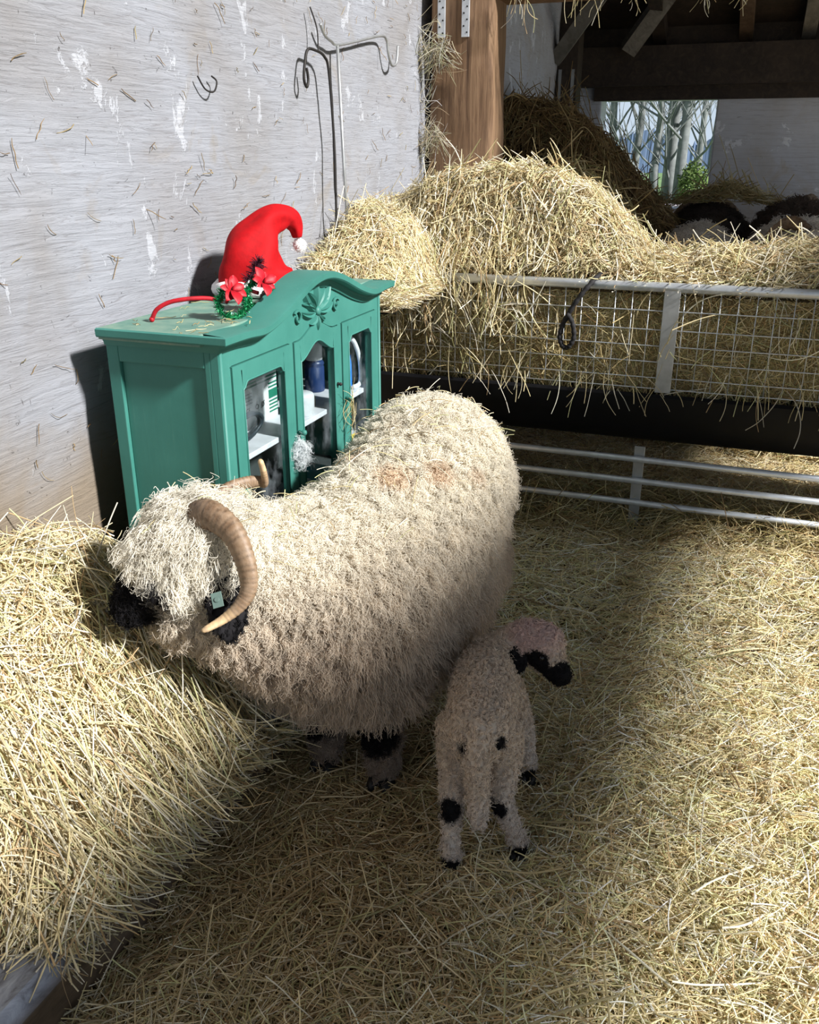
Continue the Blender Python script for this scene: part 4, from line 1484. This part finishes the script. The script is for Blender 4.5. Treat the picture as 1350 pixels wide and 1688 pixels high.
for k in range(70):
    u_ = -0.9 + 1.8 * k / 69
    an = k * 2.4
    rr = math.sqrt(max(0, 1 - u_ * u_))
    p = Vector((-1.30 + 0.017 * rr * cos(an), 2.335 + 0.030 * u_, LIDZ + 0.020 + 0.017 * rr * sin(an)))
    d = Vector((cos(an) * rr, 0.5 + 0.4 * u_, sin(an) * rr)).normalized()
    s_ = d.cross(Vector((0, 1, 0))).normalized()
    cone.add([p - s_ * 0.004, p + s_ * 0.004, p + d * 0.009 + s_ * 0.0045, p + d * 0.011, p + d * 0.009 - s_ * 0.0045], [(0, 1, 2, 3, 4)])
cone.build('pine_cone', M_CONE, fix=False, label='small dark pine cone lying beside the novelty glasses under the hat', cat='pine cone')
pts = np.r_[uniform(60, (-1.51, -1.24), (1.90, 2.9)), np.c_[RNG.normal(-1.27, 0.03, 30), RNG.normal(2.02, 0.12, 30)]]
straw('chaff_on_cabinet', lambda x, y: np.stack([x, y, 0 * x + LIDZ + 0.001], -1), pts, M_STRAW, L=(0.015, 0.06), thick=0.004, tilt=0.02, wild=0.02, rad=(0.0004, 0.0009), pal=HAY,
      label='bits of hay scattered over the cabinet top', cat='hay', kind='stuff')

# a tuft of wool caught on the middle door, hay on the right one
tuft = MB().ball((CF + 0.016, 2.255, 0.725), (0.007, 0.011, 0.042), 14, 10)
tv = np.array(tuft.v)
tu = tuft.build('wool_tuft', plain('grey_wool', (0.55, 0.58, 0.60), 0.9, 0, 0.3, 80), smooth=True, label='wisp of grey white wool snagged on the middle door frame', cat='wool tuft')
wool('wisps', tv, tuft.f, 700, 40, lambda P, Nn: 0.015 + 0.03 * RNG.random(len(P)), lambda P, Nn: np.tile([0.74, 0.77, 0.78], (len(P), 1)), M_WOOL, tu, K=8, grav=0.6, wave=0.006, waves=2, r0=0.0004, r1=0.0002, clump=0.4)
pts = np.c_[RNG.normal(2.60, 0.015, 16), RNG.normal(0.775, 0.035, 16)]
straw('caught_hay', lambda y, z: np.stack([0 * y + CF + 0.02, y, z], -1), pts, M_STRAW, up=(1, 0, 0), L=(0.06, 0.16), thick=0.012, tilt=0.1, az=pi / 2, az_spread=0.6, bend=1.8, rad=(0.0005, 0.0009), pal=HAY,
      label='strands of hay hooked on the right door knob', cat='hay', kind='stuff')

# ------------------------------------------------------------------ the ewe
def lerp(a, b, t):
    return np.asarray(a)[None, :] * (1 - t)[:, None] + np.asarray(b)[None, :] * t[:, None]


mb = MB()
chain(mb, [((-0.815, 2.47, 0.64), 0.200), ((-0.815, 2.36, 0.66), 0.225), ((-0.835, 2.16, 0.57), 0.225), ((-0.91, 1.90, 0.52), 0.205), ((-0.98, 1.75, 0.585), 0.165), ((-1.05, 1.645, 0.67), 0.120), ((-1.095, 1.59, 0.72), 0.103)])
chain(mb, [((-0.845, 2.40, 0.52), 0.205), ((-0.84, 2.10, 0.42), 0.20), ((-0.88, 1.90, 0.40), 0.18), ((-0.97, 1.76, 0.47), 0.145), ((-1.055, 1.625, 0.545), 0.10), ((-1.07, 1.60, 0.62), 0.095)])
chain(mb, [((-1.06, 1.62, 0.58), 0.095), ((-1.125, 1.55, 0.565), 0.070)])
chain(mb, [((-1.10, 1.585, 0.725), 0.100), ((-1.145, 1.535, 0.67), 0.084), ((-1.190, 1.485, 0.635), 0.058), ((-1.208, 1.462, 0.603), 0.047)])
for leg in ([((-0.80, 1.86, 0.36), 0.075), ((-0.75, 1.805, 0.19), 0.047), ((-0.745, 1.80, 0.13), 0.043), ((-0.742, 1.795, 0.045), 0.034), ((-0.738, 1.783, 0.02), 0.036)],
            [((-0.93, 1.88, 0.36), 0.075), ((-0.92, 1.825, 0.19), 0.047), ((-0.918, 1.82, 0.12), 0.043), ((-0.915, 1.815, 0.045), 0.034), ((-0.913, 1.803, 0.02), 0.036)],
            [((-0.72, 2.47, 0.38), 0.09), ((-0.70, 2.58, 0.24), 0.05), ((-0.70, 2.54, 0.12), 0.038), ((-0.70, 2.52, 0.02), 0.036)],
            [((-0.82, 2.52, 0.38), 0.10), ((-0.83, 2.62, 0.24), 0.05), ((-0.83, 2.58, 0.12), 0.038), ((-0.835, 2.56, 0.02), 0.036)]):
    chain(mb, leg)
EV, EF = remesh(mb, 0.014, 8)


def ball_w(P, c, r, soft=0.3):
    d = np.linalg.norm((P - np.array(c)), axis=1) / r
    return 1 - smooth01((d - (1 - soft)) / soft)


MUZ = np.array((-1.195, 1.485, 0.60))


def ewe_black(P):
    k = np.zeros(len(P))
    k = np.maximum(k, ball_w(P, (-1.22, 1.46, 0.612), 0.098))
    k = np.maximum(k, ball_w(P, (-1.12, 1.47, 0.665), 0.045))
    k = np.maximum(k, ball_w(P, (-1.20, 1.56, 0.655), 0.05))
    k = np.maximum(k, ball_w(P, (-0.755, 1.775, 0.165), 0.068))
    k = np.maximum(k, ball_w(P, (-0.93, 1.795, 0.155), 0.06))
    k = np.maximum(k, (P[:, 2] < 0.042).astype(float))
    return k


def ewe_col(P, Nn=None):
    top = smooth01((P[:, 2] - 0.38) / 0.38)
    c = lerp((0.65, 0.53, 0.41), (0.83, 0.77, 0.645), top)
    # rusty grease marks along the back
    for q, r in (((-0.86, 2.24, 0.80), 0.055), ((-0.79, 2.27, 0.82), 0.045), ((-0.71, 2.12, 0.76), 0.06), ((-0.80, 2.03, 0.77), 0.07), ((-0.93, 2.12, 0.77), 0.045), ((-0.66, 2.22, 0.72), 0.05)):
        w = ball_w(P, q, r, 0.8) * 0.5
        c = c * (1 - w)[:, None] + np.array((0.62, 0.36, 0.17)) * w[:, None]
    hd = ball_w(P, (-1.10, 1.58, 0.76), 0.19, 0.4)
    c = c * (1 - hd)[:, None] + np.array((0.83, 0.78, 0.67)) * hd[:, None]
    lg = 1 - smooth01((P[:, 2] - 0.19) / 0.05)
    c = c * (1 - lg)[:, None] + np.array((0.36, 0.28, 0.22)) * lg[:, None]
    k = ewe_black(P)
    return c * (1 - k)[:, None] + np.array((0.012, 0.011, 0.012)) * k[:, None]


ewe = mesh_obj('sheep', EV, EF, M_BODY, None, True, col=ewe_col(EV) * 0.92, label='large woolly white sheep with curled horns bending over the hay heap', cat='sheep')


def ewe_len(P, Nn):
    z = P[:, 2]
    L = 0.034 + 0.085 * smooth01((0.74 - z) / 0.38)                       # short on the back, long on the flanks
    L = np.where(z < 0.30, 0.12, L)
    L = L * (1 - 0.45 * smooth01((1.78 - P[:, 1]) / 0.15))
    low = smooth01((z - 0.20) / 0.08)
    L = L * low
    rump = smooth01((P[:, 1] - 2.45) / 0.15)
    L = L * (1 - 0.35 * rump) * (1 - 0.55 * smooth01((P[:, 1] - 2.25) / 0.2) * smooth01((P[:, 0] + 0.72) / 0.12) * smooth01((0.6 - z) / 0.15))
    hd = ball_w(P, (-1.10, 1.585, 0.75), 0.17, 0.3)
    L = L * (1 - hd) + 0.075 * hd
    # cheeks and muzzle
    mz = ball_w(P, (-1.215, 1.465, 0.615), 0.100, 0.35)
    L = L * (1 - mz) + 0.012 * mz
    leg = (z < 0.21) & (z > 0.045)
    L = np.where(leg, 0.024, L)
    return np.where(z <= 0.045, 0, L)


def ewe_comb(P, Nn):
    hd = ball_w(P, (-1.10, 1.575, 0.76), 0.19, 0.4)
    return hd[:, None] * np.array((-0.8, -0.5, -0.15))[None, :]


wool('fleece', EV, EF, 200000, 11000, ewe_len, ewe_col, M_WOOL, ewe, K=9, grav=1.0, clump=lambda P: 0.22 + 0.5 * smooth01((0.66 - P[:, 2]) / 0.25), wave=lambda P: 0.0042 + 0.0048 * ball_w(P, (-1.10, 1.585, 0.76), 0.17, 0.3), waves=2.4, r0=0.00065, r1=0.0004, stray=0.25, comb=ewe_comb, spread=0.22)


def horn(parent, path, r0, r1, seed, name='horn', ridges=34):
    fine = smooth_path(path, 12)
    n = len(fine)
    t = np.linspace(0, 1, n)
    R = (r0 + (r1 - r0) * t ** 1.15) * (1 + 0.05 * np.sin(t * ridges * 2 * pi) * (1 - smooth01((t - 0.8) / 0.15)))
    R[-3:] *= np.array([0.9, 0.75, 0.4])
    mb = MB()
    mb.tube(fine, R, 14, flat=0.72)
    tt = np.repeat(t, 14)
    c = lerp((0.13, 0.070, 0.035), (0.21, 0.13, 0.072), smooth01(tt / 0.5))
    tipc = smooth01((tt - 0.72) / 0.2)
    c = c * (1 - tipc)[:, None] + np.array((0.66, 0.46, 0.24)) * tipc[:, None]
    dark = (np.sin(tt * ridges * 2 * pi) < -0.3) & (tt < 0.85)
    c = np.where(dark[:, None], c * 0.55, c)
    return mesh_obj(name, mb.v, mb.f, M_HORN, parent, True, col=c)


horn(ewe, [(-1.065, 1.545, 0.805), (-1.02, 1.525, 0.825), (-0.965, 1.51, 0.805), (-0.925, 1.49, 0.755), (-0.91, 1.475, 0.70), (-0.92, 1.455, 0.665), (-0.945, 1.425, 0.64), (-0.975, 1.385, 0.625)], 0.039, 0.007, 1)
horn(ewe, [(-1.13, 1.66, 0.765), (-1.11, 1.72, 0.80), (-1.08, 1.765, 0.81), (-1.06, 1.80, 0.805), (-1.045, 1.80, 0.805), (-1.04, 1.79, 0.835), (-1.045, 1.785, 0.868)], 0.019, 0.009, 2)


def ear(parent, a, d, L, W, up, mat, name='ear'):
    d = Vector(d).normalized(); u_ = Vector(up); u_ = (u_ - d * u_.dot(d)).normalized(); s_ = d.cross(u_)
    mb = MB()
    n, sg = 12, 12
    V = []
    for i in range(n):
        t = i / (n - 1)
        w = W * (0.35 + 0.65 * sin(pi * min(1, 0.15 + t * 0.72))) * (1 - smooth01((t - 0.82) / 0.2) * 0.75)
        c = Vector(a) + d * (L * t) - u_ * (0.10 * L * sin(pi * t))
        for k in range(sg):
            an = 2 * pi * k / sg
            V.append(c + s_ * (w * cos(an)) + u_ * (w * 0.28 * sin(an) + 0.25 * w * abs(cos(an))))
    F = [(i * sg + k, i * sg + (k + 1) % sg, (i + 1) * sg + (k + 1) % sg, (i + 1) * sg + k) for i in range(n - 1) for k in range(sg)]
    F += [tuple(reversed(range(sg))), tuple(range((n - 1) * sg, n * sg))]
    return mb.add(V, F).build(name, mat, parent, smooth=True)


M_EAR = plain('black_ear', (0.011, 0.010, 0.011), 0.8, 0, 0.3, 60, 0.3, 0.15)
e1 = ear(ewe, (-1.005, 1.535, 0.745), (0.20, -0.32, -0.93), 0.205, 0.046, (0.6, -0.75, 0.25), M_EAR)
V_, F_ = np.array([tuple(v.co) for v in e1.data.vertices]), [tuple(p.vertices) for p in e1.data.polygons]
wool('ear_fur', V_, F_, 5000, 300, lambda P, Nn: np.full(len(P), 0.014), lambda P, Nn: np.tile([0.014, 0.013, 0.014], (len(P), 1)), M_WOOL, e1, K=4, grav=0.9, wave=0.001, r0=0.0006, r1=0.0003)
ear(ewe, (-1.17, 1.68, 0.74), (-0.8, 0.5, -0.4), 0.12, 0.036, (0, 0, 1), M_EAR)
tg = MB()
tg.box((-0.017, -0.012, -0.0012), (0.017, 0.012, 0.0012))
tg.lathe((0, 0, 0), ((0.006, 0), (0.006, 0.004)), 10)
TM = Matrix.Translation((-0.978, 1.455, 0.664)) @ Matrix.Rotation(-0.3, 4, 'Y') @ Vector((0.35, -0.75, 0.55)).to_track_quat('Z', 'X').to_matrix().to_4x4()
tg.v = [tuple(TM @ Vector(p)) for p in tg.v]
tg.build('ear_tag', plain('pale_green_tag', (0.10, 0.15, 0.13), 0.45), ewe, auto=0.001, label='pale green ear tag')
MB().ball((-1.19, 1.455, 0.70), 0.014, 12, 8).build('eye', M_EYE, ewe, smooth=True)
MB().ball((-1.212, 1.545, 0.69), 0.014, 12, 8).build('eye', M_EYE, ewe, smooth=True)
for q in ((-0.737, 1.780), (-0.912, 1.800), (-0.70, 2.515), (-0.835, 2.555)):
    for s_ in (-1, 1):
        MB().ball((q[0] + s_ * 0.019, q[1] - 0.012, 0.014), (0.018, 0.034, 0.024), 12, 8).build('hoof', M_HOOF, ewe, smooth=True)
# hay on her back
kd_top = EV[(EV[:, 2] > 0.6)]
idx = RNG.choice(len(kd_top), 260)
base = kd_top[idx] + np.array((0, 0, 0.040))
K = 5
th = RNG.uniform(-pi, pi, 260)
ln = RNG.uniform(0.025, 0.11, 260) * RNG.choice([1, 1, 0.5], 260)
tt = np.linspace(-0.5, 0.5, K)[None, :]
P = base[:, None, :] + np.stack([np.cos(th)[:, None] * ln[:, None] * tt, np.sin(th)[:, None] * ln[:, None] * tt, 0.01 * RNG.random((260, 1)) - 0.35 * ln[:, None] * tt ** 2 + RNG.normal(0, 0.3, (260, 1)) * ln[:, None] * tt], -1)
fibres('hay_on_fleece', P, RNG.uniform(0.0006, 0.0013, 260)[:, None] * np.ones((1, K)), STRAW[RNG.choice(7, 260)] * RNG.uniform(0.6, 1.1, (260, 1)), M_STRAW,
       label='short bits of hay stuck in the fleece of the large sheep', cat='hay', kind='stuff')

# ------------------------------------------------------------------ the lamb
mb = MB()
chain(mb, [((-0.458, 1.70, 0.300), 0.076), ((-0.480, 1.80, 0.305), 0.079), ((-0.505, 1.91, 0.310), 0.078), ((-0.505, 1.97, 0.325), 0.060), ((-0.470, 2.005, 0.350), 0.047), ((-0.425, 2.015, 0.372), 0.054), ((-0.385, 2.01, 0.372), 0.056)])
chain(mb, [((-0.40, 2.01, 0.372), 0.052), ((-0.362, 1.99, 0.345), 0.040), ((-0.325, 1.972, 0.318), 0.029)])
LEG_HL = [((-0.508, 1.715, 0.275), 0.056), ((-0.512, 1.695, 0.215), 0.040), ((-0.490, 1.60, 0.150), 0.0235), ((-0.484, 1.575, 0.075), 0.0165), ((-0.480, 1.565, 0.030), 0.0215), ((-0.479, 1.553, 0.013), 0.019)]
LEG_HR = [((-0.412, 1.725, 0.275), 0.050), ((-0.400, 1.715, 0.215), 0.037), ((-0.392, 1.665, 0.138), 0.0235), ((-0.358, 1.665, 0.070), 0.0165), ((-0.343, 1.66, 0.030), 0.0215), ((-0.338, 1.652, 0.013), 0.019)]
LEG_FR = [((-0.455, 1.93, 0.27), 0.045), ((-0.412, 1.945, 0.17), 0.026), ((-0.395, 1.945, 0.09), 0.020), ((-0.388, 1.945, 0.03), 0.019), ((-0.382, 1.935, 0.013), 0.018)]
LEG_FL = [((-0.555, 1.93, 0.27), 0.045), ((-0.565, 1.945, 0.17), 0.026), ((-0.568, 1.955, 0.09), 0.020), ((-0.57, 1.96, 0.03), 0.019), ((-0.57, 1.95, 0.013), 0.018)]
for lg in (LEG_HL, LEG_HR, LEG_FR, LEG_FL):
    chain(mb, lg)
chain(mb, [((-0.445, 1.65, 0.335), 0.026), ((-0.438, 1.615, 0.275), 0.026), ((-0.430, 1.60, 0.19), 0.021), ((-0.424, 1.595, 0.125), 0.017)])
LV, LF = remesh(mb, 0.0065, 5)


def lamb_black(P):
    k = np.zeros(len(P))
    k = np.maximum(k, ball_w(P, (-0.490, 1.578, 0.150), 0.034, 0.25))
    k = np.maximum(k, ball_w(P, (-0.395, 1.642, 0.130), 0.028, 0.25))
    k = np.maximum(k, ball_w(P, (-0.463, 1.640, 0.291), 0.030, 0.3))
    k = np.maximum(k, ball_w(P, (-0.397, 1.660, 0.306), 0.020, 0.3))
    k = np.maximum(k, ball_w(P, (-0.385, 1.955, 0.350), 0.040, 0.2))
    k = np.maximum(k, ball_w(P, (-0.325, 1.965, 0.312), 0.052, 0.2))
    for (x, y, z), r in (LEG_HL[-1], LEG_HR[-1], LEG_FR[-1], LEG_FL[-1]):
        k = np.maximum(k, ball_w(P, (x, y - 0.004, z - 0.004), 0.037, 0.25))
    return k


def lamb_col(P, Nn=None):
    hd = ball_w(P, (-0.40, 2.01, 0.40), 0.09, 0.5)
    c = lerp((0.74, 0.62, 0.50), (0.70, 0.53, 0.48), hd)
    lg = smooth01((0.24 - P[:, 2]) / 0.1)
    c = c * (1 - lg)[:, None] + np.array((0.76, 0.66, 0.57)) * lg[:, None]
    k = lamb_black(P)
    return c * (1 - k)[:, None] + np.array((0.012, 0.011, 0.012)) * k[:, None]


lamb = mesh_obj('lamb', LV, LF, M_BODY, None, True, col=lamb_col(LV) * 0.75, label='small curly white lamb with black knees seen from behind beside the large sheep', cat='lamb')
wool('fleece', LV, LF, 42000, 7000, lambda P, Nn: np.where(P[:, 2] < 0.012, 0, np.where(lamb_black(P) > 0.5, 0.007, 0.013)), lamb_col, M_WOOL, lamb, K=6, grav=0.25, clump=0.75, wave=0.0032, waves=2.2, r0=0.0008, r1=0.0005, stray=0.08)
e1 = ear(lamb, (-0.432, 1.968, 0.378), (0.06, -0.55, -0.65), 0.068, 0.024, (0.2, -0.6, 0.7), M_EAR)
V_, F_ = np.array([tuple(v.co) for v in e1.data.vertices]), [tuple(p.vertices) for p in e1.data.polygons]
wool('ear_fur', V_, F_, 1800, 300, lambda P, Nn: np.full(len(P), 0.008), lambda P, Nn: np.tile([0.014, 0.013, 0.014], (len(P), 1)), M_WOOL, e1, K=4, grav=0.4, wave=0.0006, r0=0.0005, r1=0.0002)
ear(lamb, (-0.42, 2.06, 0.39), (-0.1, 0.8, -0.2), 0.07, 0.026, (0, 0, 1), M_EAR)
MB().ball((-0.372, 1.955, 0.366), 0.008, 10, 7).build('eye', M_EYE, lamb, smooth=True)
MB().ball((-0.340, 2.025, 0.366), 0.008, 10, 7).build('eye', M_EYE, lamb, smooth=True)
for lg in (LEG_HL, LEG_HR, LEG_FR, LEG_FL):
    (x, y, z), r = lg[-1]
    for s_ in (-1, 1):
        MB().ball((x + s_ * 0.0105, y - 0.008, 0.008), (0.011, 0.021, 0.016), 10, 7).build('hoof', M_HOOF, lamb, smooth=True)


# ------------------------------------------------------------------ the other sheep behind the feeder
def far_sheep(loc, rz, h, colour, face, label, horns=True, head=(0.62, 0, 0.42), n=6500, hay=False):
    """a whole animal; local +x is where it faces"""
    s = h / 0.84
    rot = Matrix.Rotation(rz, 4, 'Z')
    mb = MB()
    chain(mb, [((-0.40, 0, 0.52), 0.22), ((0.0, 0, 0.52), 0.235), ((0.32, 0, 0.54), 0.20), ((0.48, 0, 0.55 + (head[2] - 0.5) * 0.4), 0.14), (head, 0.10)])
    hx, hy, hz = head
    chain(mb, [(head, 0.095), ((hx + 0.10, hy, hz - 0.06), 0.075), ((hx + 0.20, hy, hz - 0.14), 0.048)])
    for lx, ly in ((0.28, 0.11), (0.28, -0.11), (-0.38, 0.12), (-0.38, -0.12)):
        chain(mb, [((lx, ly, 0.36), 0.07), ((lx, ly, 0.18), 0.042), ((lx, ly, 0.03), 0.036)])
    M = Matrix.Translation(loc) @ rot @ Matrix.Scale(s, 4)
    V, F = remesh(mb, 0.022, 6)
    mzc = np.array((hx + 0.17, hy, hz - 0.12))

    def coln(P, Nn=None):
        c = np.tile(colour, (len(P), 1)).astype(float)
        k = ball_w(P, mzc, 0.14, 0.3)
        k = np.maximum(k, (P[:, 2] < 0.05).astype(float))
        return c * (1 - k)[:, None] + np.array(face) * k[:, None]
    o = mesh_obj('sheep', V, F, M_BODY, None, True, col=coln(V) * 0.8, label=label, cat='sheep', group='sheep behind the hay feeder')

    def ln(P, Nn):
        L = 0.05 + 0.05 * smooth01((0.6 - P[:, 2]) / 0.3)
        L = np.where(P[:, 2] < 0.30, 0.02, L)
        return np.where((P[:, 2] < 0.05) | (ball_w(P, mzc, 0.13, 0.2) > 0.5), 0, L)
    wool('fleece', V, F, n, 700, ln, coln, M_WOOL, o, K=6, grav=0.9, clump=0.7, wave=0.008, waves=2, r0=0.0018, r1=0.0009, stray=0.2)
    if horns:
        for sd in (-1, 1):
            horn(o, [(hx - 0.02, hy + sd * 0.05, hz + 0.08), (hx - 0.06, hy + sd * 0.11, hz + 0.12), (hx - 0.09, hy + sd * 0.18, hz + 0.08), (hx - 0.05, hy + sd * 0.23, hz + 0.0), (hx + 0.03, hy + sd * 0.25, hz - 0.03), (hx + 0.08, hy + sd * 0.29, hz + 0.0)], 0.035, 0.010, 3, ridges=22)
    for sd in (-1, 1):
        ear(o, (hx - 0.02, hy + sd * 0.09, hz + 0.02), (-0.1, sd * 0.8, -0.35), 0.12, 0.035, (0.5, 0, 0.8), M_EAR)
        MB().ball((hx + 0.11, hy + sd * 0.065, hz - 0.03), 0.013, 8, 6).build('eye', M_EYE, o, smooth=True)
    o.matrix_world = M
    return o


CREAM, GREY, DARK = (0.78, 0.72, 0.64), (0.50, 0.45, 0.40), (0.085, 0.068, 0.058)
BK = (0.012, 0.011, 0.012)
far_sheep((-0.30, 5.5, 0.38), radians(92), 0.86, CREAM, BK, 'pale sheep lying with its back towards the feeder below the window', horns=False, head=(0.55, 0.05, 0.36))
far_sheep((0.22, 5.42, 0.43), radians(-84), 0.86, CREAM, BK, 'cream sheep with a black face looking over the hay at the feeder', head=(0.50, 0.0, 0.66))
far_sheep((-0.33, 6.72, 0.42), radians(100), 0.88, DARK, BK, 'dark sheep with hay on its back standing under the window edge', head=(0.60, -0.05, 0.62))
far_sheep((0.22, 6.52, 0.42), radians(84), 0.93, (0.10, 0.075, 0.06), BK, 'big brown black sheep seen from behind in front of the far wall', head=(0.6, 0.0, 0.55))
far_sheep((0.76, 7.75, 0.44), radians(170), 0.84, GREY, BK, 'grey horned sheep half cut by the edge at the far right', head=(0.50, 0.0, 0.66))
ht = np.c_[RNG.normal(-0.22, 0.16, 1500), RNG.normal(6.72, 0.12, 1500)]
hay_cap = lambda x, y: np.stack([x, y, 1.235 + 0.06 * np.exp(-((x + 0.22) / 0.2) ** 2 - ((y - 6.72) / 0.2) ** 2) - 0.25 * (np.abs(x + 0.22) ** 2)], -1)
straw('hay_on_back', hay_cap, ht, M_STRAW, L=(0.07, 0.2), thick=0.05, tilt=0.2, wild=0.15, rad=(0.0014, 0.003), pal=HAY,
      label='cap of hay lying over the back of the dark sheep', cat='hay', kind='stuff')

# ------------------------------------------------------------------ outside the window
MB().box((-60, -40, -0.10), (-2.1, 8.7, -0.03)).build('ground_side', M_FIELD, kind='structure')
MB().box((-2.1, -40, -0.10), (3.3, -2.75, -0.03)).build('ground_front', plain('yard_earth', (0.26, 0.23, 0.18), 0.9, 0, 0.2, 3), kind='structure')
MB().box((-60, 8.7, -0.10), (30, 140, -0.02)).build('ground_field', M_FIELD, kind='structure')
MB().box((3.3, -30, -0.10), (60, 8.7, -0.02)).build('ground_yard', plain('yard_gravel', (0.32, 0.30, 0.26), 0.9, 0, 0.2, 3), kind='structure')
mb = MB()
n = 500
rs = np.random.default_rng(3)
V = []
hgt = 2.6 + 0.5 * np.sin(np.linspace(0, 60, n)) + rs.uniform(-0.25, 0.25, n)
for x, h in zip(np.linspace(-45, 20, n), hgt):
    V += [(x, 78, -0.1), (x, 78.6, h), (x, 81, h * 0.9), (x, 82, -0.1)]
mb.add(V, [(i * 4 + k, i * 4 + k + 1, (i + 1) * 4 + k + 1, (i + 1) * 4 + k) for i in range(n - 1) for k in range(3)])
mb.build('distant_treeline', M_DISTANT, label='blue distant wood on the horizon beyond the green field', cat='treeline', kind='stuff')


def tree(base, height, r, seed, label, lean=0.0, fork=0.5):
    rs = random.Random(seed)
    root = empty('bare_tree', base, label=label, cat='tree', group='bare trees outside the window')
    b = Vector(base)
    tr = MB()
    pts = [b + Vector((lean * height * (k / 8) + rs.uniform(-0.04, 0.04), rs.uniform(-0.05, 0.05), height * k / 8)) for k in range(9)]
    tr.tube(pts, [r * (1.25 if k == 0 else 1) * (1 - 0.75 * k / 8) for k in range(9)], 9)
    tr.build('trunk', M_BARK, root, smooth=True)
    br = MB()

    def limb(p, d, L, rr, depth):
        q = [p]
        dd = d.copy()
        for k in range(4):
            dd = (dd + Vector((rs.uniform(-.18, .18), rs.uniform(-.18, .18), rs.uniform(-.02, .16)))).normalized()
            q.append(q[-1] + dd * (L / 4))
        br.tube(q, [rr * (1 - 0.17 * k) for k in range(5)], 5, caps=False)
        if depth > 0:
            for k in range(3 if depth > 1 else 4):
                i = rs.randint(1, 4)
                nd = (dd + Vector((rs.uniform(-1, 1), rs.uniform(-1, 1), rs.uniform(0, 0.8)))).normalized()
                limb(q[i], nd, L * rs.uniform(0.45, 0.7), rr * 0.5, depth - 1)
    for k in range(22):
        t = 0.08 + 0.90 * k / 21
        p = pts[min(7, int(t * 8))].lerp(pts[min(8, int(t * 8) + 1)], t * 8 % 1)
        an = rs.uniform(0, 2 * pi)
        d = Vector((cos(an), sin(an), rs.uniform(0.6, 1.8))).normalized()
        limb(p, d, height * rs.uniform(0.18, 0.32), r * 0.30 * (1 - 0.5 * t), 2)
    br.build('branches', M_BARK, root, smooth=True, fix=False)


for k, (x, y, h, r, lean) in enumerate(((-2.72, 26, 9.5, 0.115, -0.02), (-2.36, 26.4, 10, 0.14, -0.02), (-2.10, 26.0, 11, 0.15, 0.0), (-3.50, 27.5, 9, 0.12, 0.03), (-4.02, 26.8, 9.5, 0.12, -0.01), (-1.55, 29, 9, 0.09, 0.04), (-3.15, 33, 10, 0.12, 0.0), (-2.35, 36, 10, 0.13, 0.02))):
    tree((x, y, -0.03), h, r, 40 + k, ('grey bare tree left of the middle in the window view', 'bare tree with a leaning double trunk left of the bush', 'thickest bare tree trunk just left of the green bush', 'forked bare tree at the left of the window view',
         'leftmost bare tree at the window edge', 'thin bare tree behind the green bush', 'slim bare tree standing further back in the field', 'faint bare tree far back between the thick trunks')[k], lean)
bushv = MB().ball((-1.72, 25.2, 0.55), (0.36, 0.36, 0.72), 16, 12)
bp = []
bush = empty('evergreen_bush', (-1.72, 25.2, -0.02), label='small green bush at the lower right of the window view', cat='bush')
mb = MB()
rs2 = np.random.default_rng(9)
for i in range(2600):
    d = rs2.normal(0, 1, 3); d /= np.linalg.norm(d)
    p = np.array((-1.72, 25.2, 0.55)) + d * np.array((0.36, 0.36, 0.74)) * rs2.uniform(0.6, 1.08)
    p[2] = max(p[2], 0.0)
    a_ = rs2.normal(0, 0.035, 3); b_ = rs2.normal(0, 0.035, 3)
    mb.add([p, p + a_, p + a_ + b_, p + b_], [(0, 1, 2, 3)])
mb.build('foliage', M_HEDGE, bush, fix=False)
MB().tube([(-1.72, 25.2, -0.02), (-1.72, 25.2, 0.5)], 0.05, 7).build('stem', M_BARK, bush)
MB().box((-4.0, 11.0, -0.05), (1.0, 11.2, 1.0)).build('garden_wall', plain('pinkish_render', (0.52, 0.46, 0.50), 0.9), label='low pale pinkish wall outside below the window view', cat='wall', auto=0.01)

bpy.context.view_layer.update()
